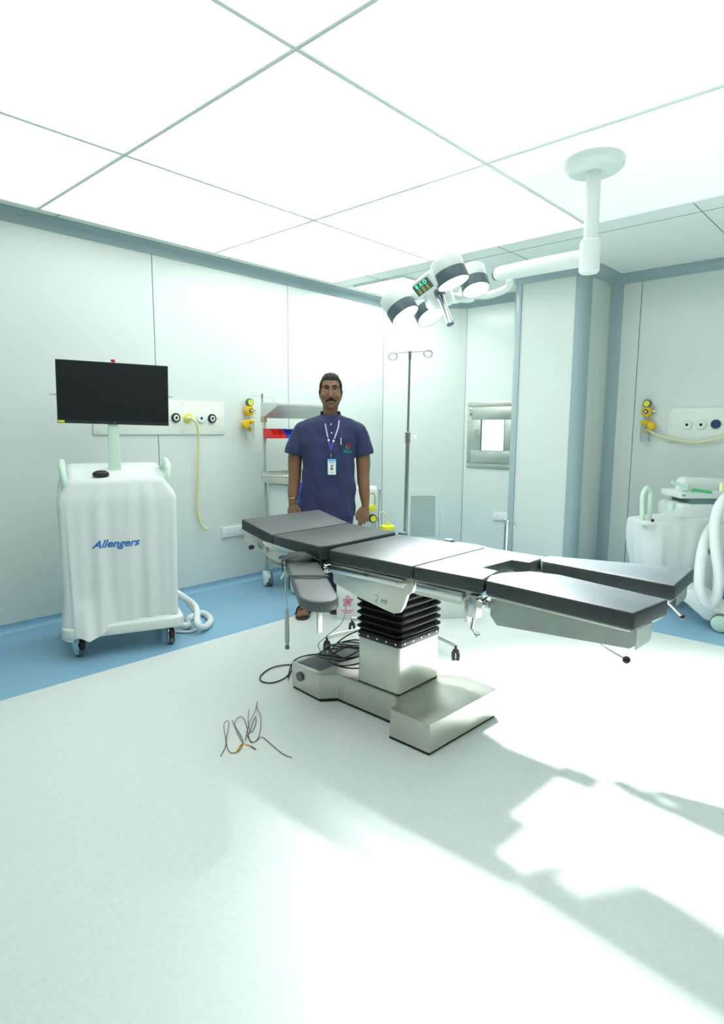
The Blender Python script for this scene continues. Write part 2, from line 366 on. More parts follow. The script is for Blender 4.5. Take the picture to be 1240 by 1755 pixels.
# bellows
def rrect(cx, cy, a, b, r, z, n=5):
    out = []
    for sx, sy, a0 in ((1, 1, 0), (-1, 1, PI/2), (-1, -1, PI), (1, -1, 1.5*PI)):
        for k in range(n+1):
            t = a0+PI/2*k/n; out.append(Vector((cx+sx*(a-r)+r*math.cos(t), cy+sy*(b-r)+r*math.sin(t), z)))
    return out
bm = bmesh.new(); rings = []; zz = 0.39; levels = [(0.374, 0.001), (0.395, 0.0015)]
NP = 8; ph = 0.033
for k in range(NP):
    z0 = 0.40+k*ph; levels += [(z0, -0.008), (z0+ph*0.42, 0.011), (z0+ph*0.50, 0.012), (z0+ph*0.58, 0.011), (z0+ph*0.98, -0.008)]
for z, g in levels:
    sag = 0.0
    rings.append([bm.verts.new(p + Vector((0, 0, -0.012*max(0, (0.62-z))/0.2*((abs(p.x-2.1925)/0.15)**2-1)*(-0.6) if g > 0 and z > 0.4 else 0))) for p in rrect(2.1925, 1.77, 0.153+g, 0.127+g, 0.02+max(0, g), z)])
for i in range(len(rings)-1):
    n = len(rings[i])
    for k in range(n): bm.faces.new((rings[i][k], rings[i][(k+1) % n], rings[i+1][(k+1) % n], rings[i+1][k]))
bm.faces.new(rings[-1]); bm.faces.new(rings[0][::-1])
bel = T.add('bellows', bm, M['bellows'], world=True, angle=25)
# clamp ring with screws
bm = bmesh.new(); prism(bm, [(p.x, p.y) for p in rrect(2.1925, 1.77, 0.157, 0.131, 0.02, 0)], 0.365, 0.392, 0.002); T.add('clamp_ring', bm, M['bellows'], world=True)
for k in range(5): 
    bm = bmesh.new(); cyl(bm, (2.036, 1.66+0.055*k, 0.380), (-1, 0, 0), 0.0045, 0.004, 10, 0.001); T.add('screw', bm, M['chrome'], world=True)
for k in range(5):
    bm = bmesh.new(); cyl(bm, (2.07+0.06*k, 1.6395, 0.380), (0, -1, 0), 0.0045, 0.004, 10, 0.001); T.add('screw', bm, M['chrome'], world=True)
# head frame under the seat
bm = bmesh.new(); box2(bm, (1.99, 1.50, 0.645), (2.39, 2.02, 0.70), 0.01); T.add('top_frame', bm, M['steel'], world=True)
# pads -------------------------------------------------------------
def pad(name, poly, z, th=0.055, zf=None, bev=0.007, m=None):
    bm = bmesh.new(); t = bmesh.new(); prism(t, poly, z-th, z, bev, 3, zf=zf); merge(bm, t); return T.add(name, bm, m or M['pad'], world=True, angle=35)
head_f = lambda x, y: (y-2.35)*0.215
back_f = lambda x, y: (y-2.00)*0.034
pad('head_pad', [(N, 2.352), (FX, 2.352), (FX, 2.600), (N, 2.600)], 0.809, zf=head_f)
pad('back_pad', [(N, 2.345), (FX, 2.345), (FX, 2.012), (2.02, 1.995), (1.955, 1.995), (N, 2.01)], 0.797, 0.06, zf=back_f)
pad('seat_pad', [(N, 1.945), (1.96, 1.965), (FX, 1.985), (FX, 1.472), (N, 1.472)], 0.790)
pad('pelvic_pad', [(N, 1.464), (FX, 1.464), (FX, 1.165), (2.30, 1.165), (2.30, 1.245), (2.08, 1.258), (2.072, 1.180), (N+0.01, 1.150)], 0.790)
bm = bmesh.new(); box2(bm, (2.02, 1.975, 0.70), (2.40, 2.02, 0.745), 0.01); T.add('hinge_block', bm, M['lampgrey'], world=True)
near = [(1.915, 1.142), (1.99, 1.172), (2.06, 1.165), (2.165, 1.095), (2.19, 0.985), (2.105, 0.575), (1.872, 0.602)]
far = [(2.345, 1.135), (2.39, 1.165), (2.46, 1.160), (2.625, 0.632), (2.285, 0.606), (2.335, 1.05)]
pad('leg_pad', near, 0.787).__setitem__('label', 'near leg pad in shadow, pointing at the bottom right')
pad('leg_pad', far, 0.795).__setitem__('label', 'far leg pad brightly lit by the surgical lamp')
# steel plates and rails on the near side --------------------------
def plate(name, pts, x0, x1, m='steel', bev=0.003, lb=None):
    """pts = (y, z) outline, extruded in X"""
    bm = bmesh.new(); t = bmesh.new(); prism(t, pts, x0, x1, bev, 2, m=Matrix(((0, 0, 1, 0), (1, 0, 0, 0), (0, 1, 0, 0), (0, 0, 0, 1)))); merge(bm, t)
    return T.add(name, bm, M[m], world=True, angle=30, label=lb)
for sx in (0, 1):
    def X(a, b): return (a, b) if not sx else (4.355-b, 4.355-a)
    plate('side_plate', [(1.945, 0.732), (1.945, 0.640), (1.93, 0.627), (1.78, 0.594), (1.62, 0.567), (1.585, 0.563), (1.555, 0.572), (1.535, 0.60), (1.515, 0.655), (1.49, 0.672), (1.48, 0.70), (1.48, 0.732)], *X(1.925, 1.945))
    plate('side_rail', [(1.94, 0.727), (1.94, 0.690), (1.52, 0.690), (1.52, 0.727)], *X(1.900, 1.916), m='chrome')
    plate('rail_bracket', [(1.93, 0.722), (1.93, 0.695), (1.90, 0.695), (1.90, 0.722)], *X(1.912, 1.93), m='chrome')
    plate('rail_bracket', [(1.55, 0.722), (1.55, 0.695), (1.52, 0.695), (1.52, 0.722)], *X(1.912, 1.93), m='chrome')
    plate('pelvic_plate', [(1.47, 0.732), (1.47, 0.668), (1.17, 0.668), (1.17, 0.732)], *X(1.925, 1.945))
    plate('side_rail', [(1.455, 0.725), (1.455, 0.690), (1.235, 0.690), (1.235, 0.725)], *X(1.904, 1.918), m='chrome')
    # hinge with clamp lever toward the leg plate
    bm = bmesh.new(); box2(bm, (*[X(1.89, 1.935)[0]], 1.165, 0.64), (X(1.89, 1.935)[1], 1.20, 0.728), 0.004); box2(bm, (X(1.90, 1.93)[0], 1.205, 0.615), (X(1.90, 1.93)[1], 1.222, 0.70), 0.004)
    cyl(bm, (X(1.885, 1.94)[0], 1.150, 0.70), (1, 0, 0), 0.017, 0.06, 20, 0.003); box2(bm, (X(1.90, 1.93)[0], 1.12, 0.685), (X(1.90, 1.93)[1], 1.17, 0.712), 0.004)
    T.add('hinge', bm, M['chrome'], world=True)
    bm = bmesh.new(); tube(bm, [(X(1.90, 1.92)[0], 1.18, 0.65), (X(1.90, 1.92)[0]-0.004, 1.185, 0.60), (X(1.90, 1.92)[0]-0.01, 1.16, 0.585)], 0.006, 10); ball(bm, (X(1.90, 1.92)[0]-0.01, 1.155, 0.583), 0.011); T.add('clamp_lever', bm, M['chrome'], world=True)
# maker's sign on the side plate (symbol and small letters)
tb = text_bm('MS', 0.030, 0.0005, 0.25); 
tb.transform(Matrix.Translation((1.9245, 1.640, 0.604)) @ Matrix.Rotation(-PI/2, 4, 'Z') @ Matrix.Rotation(PI/2, 4, 'X')); 
tube(tb, [(1.9245, 1.69, 0.622), (1.9245, 1.675, 0.628), (1.9245, 1.67, 0.618), (1.9245, 1.682, 0.611)], 0.0012, 6)
tube(tb, [(1.9245, 1.672, 0.606), (1.9245, 1.688, 0.601), (1.9245, 1.68, 0.592)], 0.0012, 6)
T.add('engraved_mark', tb, M['joint'], world=True, label='small dark engraved mark on the side plate')
# leg plates (sheet trays under the leg pads)
def leg_tray(poly, zt, lever):
    bm = bmesh.new(); prism(bm, [(x, y) for x, y in poly], zt-0.010, zt, 0.002)
    tr = T.add('leg_plate', bm, M['steel'], world=True); return tr
def inset(poly, k):
    cx = sum(p[0] for p in poly)/len(poly); cy = sum(p[1] for p in poly)/len(poly)
    return [(cx+(x-cx)*k, cy+(y-cy)*k) for x, y in poly]
for poly, zt, y0, xe in ((near, 0.732, 0.0, (1.925, 1.140, 1.883, 0.575)), (far, 0.740, 0.0, (2.475, 1.09, 2.605, 0.665))):
    leg_tray(inset(poly, 0.97), zt-0.0, None)
# skirt sheets, tapered: deep near the hinge, shallow at the foot
def quad_sheet(name, a, b, za0, za1, zb0, zb1, th=0.004, cut=0.03, m='steel'):
    a = Vector((*a, 0)); b = Vector((*b, 0)); d = (b-a); L = d.length; d.normalize(); ang = math.atan2(d.y, d.x)
    bm = bmesh.new(); t = bmesh.new(); prism(t, [(0, za0), (L, zb0), (L, zb1+0.012), (L-0.015, zb1), (cut, za1), (0, za1+0.03)], -th/2, th/2, 0.001, 1, m=Matrix.Translation(a) @ Matrix.Rotation(ang, 4, 'Z') @ Matrix.Rotation(PI/2, 4, 'X')); merge(bm, t)
    return T.add(name, bm, M[m], world=True, angle=30)
quad_sheet('leg_skirt', (1.925, 1.125), (1.886, 0.600), 0.733, 0.625, 0.733, 0.668, m='skirtsteel')
quad_sheet('leg_skirt', (1.886, 0.598), (2.00, 0.590), 0.733, 0.668, 0.733, 0.672, cut=0.001, m='skirtsteel')
quad_sheet('leg_skirt', (2.475, 1.125), (2.615, 0.650), 0.741, 0.633, 0.741, 0.676, m='skirtsteel')
quad_sheet('leg_skirt', (2.45, 0.640), (2.610, 0.650), 0.741, 0.680, 0.741, 0.676, cut=0.001, m='skirtsteel')
# two release levers with black knobs
def lever(p0, p1, p2, lb):
    bm = bmesh.new(); tube(bm, spline([p0, p1, p2], 8), 0.0042, 8); l = T.add('release_lever', bm, M['chrome'], world=True)
    bm = bmesh.new(); ball(bm, p2, 0.012, 16); T.add('knob', bm, M['blackplastic'], l, world=True)
nb = on_z(1012, 1098, 0.68); nk = on_z(1073, 1131, 0.62)
lever((1.945, 0.735, 0.700), (1.935, 0.72, 0.645), on_x(1073, 1131, 1.885), 'near')
lever((2.50, 0.74, 0.70), (2.54, 0.70, 0.665), on_x(1168, 1057, 2.63), 'far')
# frame under the head and back plates
for sx in (0, 1):
    def X(a, b): return (a, b) if not sx else (4.355-b, 4.355-a)
    plate('head_plate', [(2.60, 0.800), (2.60, 0.745), (2.585, 0.735), (2.43, 0.700), (2.43, 0.757), (2.44, 0.775)], *X(1.915, 1.93))
    plate('back_plate', [(2.44, 0.755), (2.44, 0.690), (2.42, 0.675), (2.22, 0.655), (2.20, 0.67), (2.20, 0.745)], *X(1.932, 1.95))
    plate('side_rail', [(2.42, 0.772), (2.42, 0.745), (2.06, 0.715), (2.06, 0.742)], *X(1.898, 1.912), m='chrome')
    bm = bmesh.new(); cyl(bm, (X(1.89, 1.95)[0], 2.50, 0.728), (1, 0, 0), 0.006, 0.06, 12, 0.001); l = T.add('lock_pin', bm, M['chrome'], world=True)
    bm = bmesh.new(); cyl(bm, (1.875 if not sx else 2.455, 2.50, 0.728), (1, 0, 0), 0.012, 0.024, 16, 0.003); T.add('knob', bm, M['blackplastic'], l, world=True)
    bm = bmesh.new(); tube(bm, [(X(1.905, 1.95)[0], 2.30, 0.70), (X(1.905, 1.95)[0]-0.006, 2.27, 0.712)], 0.006, 8); T.add('lock_lever', bm, M['blackplastic'], world=True)
bm = bmesh.new(); box2(bm, (1.95, 2.02, 0.665), (2.405, 2.06, 0.72), 0.006); box2(bm, (1.945, 2.10, 0.675), (1.965, 2.20, 0.72), 0.004); box2(bm, (1.96, 2.2, 0.72), (2.39, 2.58, 0.742), 0.004); T.add('back_frame', bm, M['lampgrey'], world=True)
bm = bmesh.new(); cyl(bm, (1.905, 1.985, 0.695), (1, 0, 0), 0.022, 0.05, 24, 0.003); cyl(bm, (1.90, 1.985, 0.695), (1, 0, 0), 0.012, 0.02, 20, 0.002); T.add('pivot', bm, M['chrome'], world=True)
# far-side rail clamps seen beyond the pads
for y in (1.99, 1.70): 
    bm = bmesh.new(); box2(bm, (2.47, y-0.02, 0.755), (2.505, y+0.02, 0.795), 0.004); box2(bm, (2.46, y-0.012, 0.73), (2.48, y+0.012, 0.76), 0.003); T.add('rail_clamp', bm, M['lampgrey'], world=True)
bm = bmesh.new(); prism(bm, [(2.46, 1.46), (2.475, 1.44), (2.51, 1.55), (2.51, 1.66), (2.46, 1.66)], 0.742, 0.785, 0.004); T.add('side_pad', bm, M['padarm'], world=True, label='thin dark pad on the far edge of the seat')
# arm board ---------------------------------------------------------
def armf(x, y): return -0.10*(2.10-y)
zA = 0.735
A0, A1 = Vector((1.875, 2.12)), Vector((1.545, 1.62))
dA = (A1-A0).normalized(); nA = Vector((dA.y, -dA.x)); Lb = (A1-A0).length
def AP(s, t): q = A0+dA*s+nA*t; return (q.x, q.y)
W = 0.078
poly = [AP(0.0, -W), AP(0.0, W*0.9)]+[AP(Lb-0.075+0.075*math.sin(a), W*math.cos(a)) for a in [PI*k/12 for k in range(13)]]
bm = bmesh.new(); prism(bm, poly, zA-0.045, zA, 0.010, 3, zf=armf); board = T.add('arm_board', bm, M['padarm'], world=True, label='padded dark grey arm board with rounded tip')
# straps hug the pad
def strap(s, wd, lift):
    bm = bmesh.new()
    def fn(u, v):
        ang = u; t = -W-0.006+(2*W+0.012)*u; z = zA+0.003+lift*math.sin(PI*u)
        q = A0+dA*(s+wd*(v-0.5)+0.012*math.sin(PI*u))+nA*t; return Vector((q.x, q.y, z+armf(q.x, q.y)))
    grid_surface(bm, fn, 14, 3)
    for sg in (-1, 1):
        def fs(u, v):
            q = A0+dA*(s+wd*(v-0.5))+nA*(sg*(W+0.006)); return Vector((q.x, q.y, zA+0.003-0.055*u+armf(q.x, q.y)))
        grid_surface(bm, fs, 4, 3)
    bmesh.ops.remove_doubles(bm, verts=bm.verts, dist=0.0005)
    bmesh.ops.solidify(bm, geom=bm.faces[:], thickness=-0.003)
    T.add('strap', bm, M['strap'], board, world=True)
strap(0.055, 0.07, 0.028); strap(0.30, 0.016, 0.004)
bm = bmesh.new(); prism(bm, [AP(0.02, -0.03), AP(0.02, 0.03), AP(Lb-0.1, 0.03), AP(Lb-0.1, -0.03)], zA-0.058, zA-0.046, 0.003, 2, zf=armf); T.add('arm_board_plate', bm, M['steel'], board, world=True)
q = AP(Lb-0.06, 0.0); bm = bmesh.new(); box2(bm, (q[0]-0.012, q[1]-0.005, 0.545), (q[0]+0.012, q[1]+0.005, 0.64), 0.002); T.add('support_bar', bm, M['steel'], board, world=True)
bm = bmesh.new(); box2(bm, (1.865, 2.17, 0.655), (1.90, 2.21, 0.745), 0.004); cyl(bm, (1.85, 2.19, 0.66), (1, 0, 0), 0.008, 0.03, 12); tube(bm, [(1.862, 2.20, 0.665), (1.855, 2.22, 0.63), (1.85, 2.225, 0.615)], 0.006, 8); T.add('arm_board_clamp', bm, M['chrome'], board, world=True)

# hand control on its cord
H = Thing('hand_control', 'slim grey hand control hanging on a thin cord from the table side', 'hand control', (1.85, 2.18, 0.278))
hp = lambda x, y: on_x(x, y, 1.85)
bm = bmesh.new(); lathe(bm, [(0.006, 0), (0.009, 0.004), (0.009, 0.03), (0.0115, 0.035), (0.0115, 0.10), (0.009, 0.185), (0.006, 0.20)], tuple(hp(492, 1112)), (0, 0, 1), 14); H.add('grip', bm, M['greycord'], world=True)
bm = bmesh.new(); lathe(bm, [(0.0095, 0), (0.0105, 0.004), (0.0105, 0.016), (0.0095, 0.02)], tuple(hp(492, 1112)+Vector((0, 0, 0.0))), (0, 0, 1), 14); H.add('end_cap', bm, M['wheelgrey'], world=True)
top = hp(492, 1112)+Vector((0, 0, 0.198))
bm = bmesh.new(); tube(bm, spline([(1.875, 2.19, 0.675), hp(490, 985), hp(489, 1015), hp(492, 1040), top], 8), 0.0035, 8); H.add('cord', bm, M['greycord'], world=True)

# coiled black cable on the rear of the base
cab = bmesh.new(); rnd = random.Random(3); pts = []
for k in range(46):
    a = k*0.86; R1 = 0.145+rnd.uniform(-0.025, 0.02); R2 = 0.09+rnd.uniform(-0.02, 0.015)
    pts.append((2.16+rnd.uniform(-0.02, 0.02)+R1*math.cos(a), 2.055+rnd.uniform(-0.02, 0.02)+R2*math.sin(a)*1.1+0.06*math.sin(a*0.27), HB+0.014+0.10*abs(math.sin(k*0.31))*rnd.uniform(0.3, 1)+0.02))
tube(cab, spline(pts, 8), 0.0036, 7)
lp = [(2.15, 2.10, HB+0.03), (2.05, 2.20, HB+0.05), (2.02, 2.33, 0.13), (2.02, 2.38, 0.02), on_z(500, 1141, 0.006), on_z(478, 1141, 0.006), on_z(460, 1147, 0.006), on_z(446, 1159, 0.006), on_z(449, 1168, 0.006), on_z(466, 1170, 0.006), on_z(486, 1163, 0.006), on_z(499, 1150, 0.006), on_z(506, 1138, 0.006)]
tube(cab, spline([Vector(p) for p in lp], 10), 0.0036, 7)
tag(mesh_obj('cable', cab, M['rubber']), 'tangled black cable coiled on the rear of the table base', 'cable')
# thin pale cord hanging from the plate down to the base
bm = bmesh.new(); tube(bm, spline([on_x(593, 1030, 1.95), on_x(591, 1052, 1.98), on_x(583, 1070, 2.03), on_x(560, 1090, 2.12), on_x(545, 1105, 2.16), (2.15, 2.25, HB+0.004)], 8), 0.0028, 7)
tag(mesh_obj('cord', bm, M['greycord']), 'thin grey cord looping from the table side down to its base', 'cord')
# brown wires on the floor
bw = bmesh.new()
Z = 0.004
def fw(lst): return [on_z(x, y, z) for x, y, z in lst]
tube(bw, spline(fw([(378, 1296, Z), (387, 1275, Z), (384, 1252, Z), (384, 1240, .02), (390, 1235, .02), (392, 1242, Z), (388, 1265, Z), (389, 1280, Z), (396, 1290, Z), (410, 1286, Z), (416, 1272, Z), (411, 1258, Z), (400, 1240, .01), (397, 1234, .015)]), 8), 0.0016, 6)
tube(bw, spline(fw([(416, 1274, Z), (404, 1250, Z), (403, 1235, .01), (412, 1228, .01), (420, 1236, Z), (426, 1262, Z), (430, 1272, Z), (440, 1268, Z), (446, 1250, Z), (446, 1225, .01), (440, 1214, .01), (441, 1202, .02), (437, 1218, .02), (425, 1245, .01), (420, 1270, Z)]), 8), 0.0016, 6)
tube(bw, spline(fw([(427, 1215, .02), (425, 1235, .01), (430, 1255, Z), (438, 1240, Z), (437, 1228, .01), (427, 1255, Z), (424, 1262, Z), (434, 1272, Z), (448, 1263, Z), (465, 1276, Z), (485, 1292, Z), (500, 1298, Z)]), 8), 0.0016, 6)
wo = Thing('wire_bundle', 'thin brown wires lying tangled on the pale floor', 'wire', tuple(on_z(420, 1260, 0)))
wo.add('wire', bw, M['brownwire'], world=True)
bm = bmesh.new(); tube(bm, fw([(404, 1290, Z), (412, 1277, Z), (418, 1274, Z)]), 0.003, 8); tube(bm, fw([(420, 1275, Z), (432, 1279, Z)]), 0.0022, 8); wo.add('connector', bm, M['yellow'], world=True)
bm = bmesh.new(); tube(bm, fw([(430, 1279, Z), (438, 1284, Z)]), 0.0028, 8); wo.add('plug', bm, M['wheelgrey'], world=True)
# ================================================================ SURGICAL LIGHT
FH = Vector((_f.x, _f.y, 0)).normalized(); RH = Vector((FH.y, -FH.x, 0))
def on_d(x, y, d): q = ray(x, y); return CAM + q*(d/q.dot(FH))
Ls = Thing('surgical_light', 'white and dark grey surgical light with four round heads hanging above the table', 'surgical light', (0, 0, 0))
hubp = on_d(752, 512, 3.3); Ls.o.location = hubp; Ls.m = Matrix.Translation(hubp); Ls.inv = Ls.m.inverted()
heads = [((694.5, 541), 3.30, (0.50, 0.85, 0.12), 0.078, 0.135), ((738.5, 543.5), 3.48, (0.40, 0.90, 0.30), 0.079, 0.12),
         ((777.0, 486), 3.05, (0.35, 0.94, 0.02), 0.079, 0.12), ((815.7, 497.5), 3.42, (0.15, 0.97, 0.22), 0.074, 0.13)]
for (px, d, ax, r, h) in heads:
    c = on_d(*px, d); aim = (Vector((2.56, 1.05, 0.79))-c).normalized(); A = ((RH*ax[0]-Vector((0, 0, 1))*ax[1]-FH*ax[2]).normalized()*0.6+aim*0.4).normalized()
    bm = bmesh.new(); lathe(bm, [(0.001, -h), (r*0.90, -h), (r*0.96, -h+0.005), (r*0.985, -h+0.012), (r*0.985, -0.058), (r*0.97, -0.056)], c, A, 40)
    hd = Ls.add('head', bm, M['lampwhite'], world=True)
    bm = bmesh.new(); lathe(bm, [(r*0.97, -0.060), (r*1.02, -0.058), (r*1.02, -0.005), (r*1.0, 0.0), (r*0.95, 0.0), (r*0.95, -0.008), (r*0.90, -0.010)], c, A, 40)
    Ls.add('ring', bm, M['lampgrey'], hd, world=True, label='dark grey ring')
    bm = bmesh.new(); lathe(bm, [(0.001, -0.004), (r*0.5, -0.004), (r*0.955, -0.006), (r*0.955, -0.02)], c, A, 40)
    Ls.add('lens', bm, M['glow'], hd, world=True, label='glowing white lens')
    ld = bpy.data.lights.new('beam', 'SPOT'); ld.energy = LIGHT_SPOT; ld.spot_size = math.radians(82); ld.spot_blend = 1.0; ld.shadow_soft_size = 0.04; ld.color = (0.95, 1.0, 0.99)
    lo = bpy.data.objects.new('beam', ld); COL.objects.link(lo); lo.parent = Ls.o
    q = (-aim).to_track_quat('Z', 'Y').to_matrix().to_4x4(); lo.matrix_local = Ls.inv @ (Matrix.Translation(c + A*0.012) @ q)
    # arm from head to hub
    hc = c - A*(h*0.72)
    bm = bmesh.new(); mid = (hc+hubp)/2+Vector((0, 0, 0.03)); tube(bm, spline([hc, mid, hubp+Vector((0, 0, 0.03))], 6), [0.030]*13, 14, 0.75); Ls.add('yoke', bm, M['lampwhite'], world=True)
bm = bmesh.new(); lathe(bm, [(0.02, -0.05), (0.06, -0.045), (0.075, -0.02), (0.075, 0.05), (0.05, 0.075), (0.001, 0.08)], hubp+Vector((0, 0, 0.0)), (-0.25, 0.2, 1), 32); Ls.add('hub', bm, M['lampwhite'], world=True)
# control panel
pc = [on_d(707.4, 491.4, 3.10), on_d(732.3, 471.9, 3.02), on_d(741.2, 493.6, 3.04), on_d(716.3, 509.2, 3.12)]
cc = sum(pc, Vector())/4; ex = (pc[1]-pc[0]).normalized(); nz = (pc[1]-pc[0]).cross(pc[3]-pc[0]).normalized()
if nz.dot(CAM-cc) < 0: nz = -nz
ey = nz.cross(ex).normalized(); PM = Matrix.Translation(cc) @ Matrix((ex, ey, nz)).transposed().to_4x4()
wd, hh = (pc[1]-pc[0]).length, (pc[3]-pc[0]).length*0.97
bm = bmesh.new(); t = bmesh.new(); box(t, (0.008, 0, -0.035), (wd+0.030, hh+0.022, 0.065), 0.008); t.transform(PM); merge(bm, t); ph_ = Ls.add('control_housing', bm, M['lampwhite'], world=True)
bm = bmesh.new(); t = bmesh.new(); box(t, (0, 0, 0.0), (wd, hh, 0.004), 0.001, segs=1); t.transform(PM); merge(bm, t); Ls.add('control_panel', bm, M['paneldark'], ph_, world=True)
bm = bmesh.new()
for i in range(3):
    for j in range(2):
        t = bmesh.new(); lathe(t, [(0.0058, 0), (0.0078, 0), (0.0078, 0.003), (0.0058, 0.003)], (-wd*0.26+i*wd*0.26, -hh*0.30+j*hh*0.22, 0.002), (0, 0, 1), 16); t.transform(PM); merge(bm, t)
Ls.add('buttons', bm, M['olive'], ph_, world=True, label='gold-ringed control buttons')
bm = bmesh.new()
for i, s in enumerate(('8', 'A', 'O')):
    t = text_bm(s, 0.026, 0.0005, 0, 0.0006); t.transform(PM @ Matrix.Translation((-wd*0.26+i*wd*0.26, hh*0.27, 0.0028))); merge(bm, t)
Ls.add('display', bm, M['ledgreen'], ph_, world=True, label='green lit digits')
# sterile handle
h0, h1 = on_d(753, 503, 3.22), on_d(771.3, 556, 3.16); hv = h1-h0; L_ = hv.length
bm = bmesh.new(); lathe(bm, [(0.020, 0), (0.024, 0.004), (0.021, 0.03), (0.0165, 0.045), (0.0155, L_*0.5), (0.0175, L_*0.9), (0.0205, L_-0.006), (0.0195, L_), (0.001, L_)], h0, hv, 28); Ls.add('handle', bm, M['handlemetal'], world=True)
bm = bmesh.new(); lathe(bm, [(0.021, -0.02), (0.027, -0.016), (0.027, 0.012), (0.022, 0.018)], h0, hv, 28); Ls.add('handle_collar', bm, M['lampgrey'], world=True)
bm = bmesh.new(); tube(bm, [hubp, h0-hv.normalized()*0.01], 0.02, 16); Ls.add('handle_socket', bm, M['lampwhite'], world=True)
# suspension: fork, joint, spring arm to the right, drop tube to the ceiling
j0 = on_d(800, 505, 3.75); j1 = on_d(872, 476, 3.8); j2 = on_d(1010, 440, 3.2)
bm = bmesh.new(); tube(bm, spline([hubp+Vector((0, 0, 0.03)), (hubp+j0)/2+Vector((0, 0, -0.01)), j0], 6), 0.028, 16); tube(bm, spline([j0, on_d(835, 506, 3.85), on_d(870, 493, 3.85), j1], 6), 0.022, 14); Ls.add('fork_arm', bm, M['lampwhite'], world=True)
bm = bmesh.new(); cyl(bm, j0-Vector((0, 0, .04)), (0, 0, 1), 0.045, 0.08, 24, 0.008); Ls.add('joint', bm, M['lampwhite'], world=True)
s0 = on_d(850, 470, 3.75)
bm = bmesh.new(); tube(bm, [s0, s0+(j2-s0)*0.08, s0+(j2-s0)*0.3, j2], [0.034, 0.040, 0.042, 0.042], 24); sa = Ls.add('spring_arm', bm, M['lampwhite'], world=True)
bm = bmesh.new(); d_ = (j2-s0).normalized(); lathe(bm, [(0.0345, -0.004), (0.0365, 0), (0.0365, 0.008), (0.034, 0.012)], s0, d_, 24); Ls.add('seal', bm, M['wheelgrey'], sa, world=True)
bm = bmesh.new(); cyl(bm, (j2.x, j2.y, j2.z-0.08), (0, 0, 1), 0.05, 0.16, 24, 0.01); cyl(bm, (j2.x, j2.y, j2.z), (0, 0, 1), 0.035, ZC-j2.z-0.02, 24); Ls.add('drop_tube', bm, M['lampwhite'], world=True)
bm = bmesh.new(); cyl(bm, (j2.x, j2.y, ZC-0.07), (0, 0, 1), 0.14, 0.069, 40, 0.02); Ls.add('ceiling_cover', bm, M['lampwhite'], world=True)

# ================================================================ MONITOR TROLLEY
c0 = Vector((1.413, 3.55, 0)); c1 = Vector((1.9, 3.353, 0)); e1 = (c1-c0).normalized(); rz = math.atan2(e1.y, e1.x)
org = (c0+c1)/2; 
TR = Thing('monitor_trolley', 'mobile cart with a dark flat monitor on a pale column beside the left wall', 'monitor cart', tuple(org), rz)
# local: x right, y back, z up
bm = bmesh.new()
prism(bm, [(0.34-0.06+0.06*math.cos(a), y0+sg*0.06*math.sin(a)) for sg, y0, rng in ((-1, -0.02, range(9, -1, -1)), (1, 0.42, range(0, 10))) for a in [PI/2*k/9 for k in rng]] + [(-0.34+0.06-0.06*math.cos(a), y0+sg*0.06*math.sin(a)) for sg, y0, rng in ((1, 0.42, range(9, -1, -1)), (-1, -0.02, range(0, 10))) for a in [PI/2*k/9 for k in rng]], 0.125, 0.190, 0.012, 3)
TR.add('base', bm, M['white'])
bm = bmesh.new(); box2(bm, (-0.27, 0.03, 0.19), (0.27, 0.40, 1.0), 0.02); TR.add('cabinet', bm, M['white'])
for x, y, a in ((-0.255, 0, 0.5), (0.262, 0, 0.1), (-0.25, 0.42, 0.3), (0.25, 0.42, -0.3)):
    R = Matrix.Translation((x, y, 0)) @ Matrix.Rotation(a, 4, 'Z')
    bm = bmesh.new()
    cyl(bm, (0, 0, 0.105), (0, 0, 1), 0.022, 0.02, 20, 0.003)
    for s in (-1, 1): prism(bm, [(-0.026, 0.02), (0.0, 0.012), (0.026, 0.02), (0.034, 0.06), (0.030, 0.085), (0.02, 0.106), (-0.02, 0.106), (-0.03, 0.085), (-0.034, 0.06)], s*0.020-0.0015, s*0.020+0.0015, m=Matrix.Rotation(PI/2, 4, 'Z') @ Matrix.Rotation(PI/2, 4, 'X'))
    box2(bm, (-0.0215, -0.03, 0.085), (0.0215, 0.03, 0.108), 0.006)
    bm.transform(R); cs = TR.add('caster', bm, M['chrome'])
    bm = bmesh.new(); lathe(bm, [(0.008, -0.015), (0.032, -0.015), (0.038, -0.010), (0.038, 0.010), (0.032, 0.015), (0.008, 0.015)], (0, 0, 0.038), (1, 0, 0), 28); bm.transform(R); TR.add('wheel', bm, M['wheelgrey'], cs)
    bm = bmesh.new(); tube(bm, spline([(0.0, -0.034, 0.052), (0, -0.046, 0.075), (0, -0.038, 0.098), (0, 0.0, 0.108)], 5), 0.010, 8, 1.6); bm.transform(R); TR.add('brake', bm, M['blackplastic'], cs)
# side handles
for s in (-1, 1):
    bm = bmesh.new(); tube(bm, spline([(s*0.275, 0.06, 0.96), (s*0.285, 0.045, 1.04), (s*0.292, 0.09, 1.105), (s*0.292, 0.20, 1.125), (s*0.292, 0.30, 1.10), (s*0.285, 0.33, 1.04), (s*0.275, 0.32, 0.96)], 7), 0.019, 14, 1.25); TR.add('side_handle', bm, M['mint'])
# column
bm = bmesh.new(); prism(bm, [(-0.038, 0.98), (0.038, 0.98), (0.030, 1.30), (0.026, 1.42), (-0.026, 1.42), (-0.030, 1.30)], 0.20, 0.245, 0.006, m=Matrix(((1, 0, 0, 0), (0, 0, 1, 0), (0, 1, 0, 0), (0, 0, 0, 1)))); TR.add('column', bm, M['mint'])
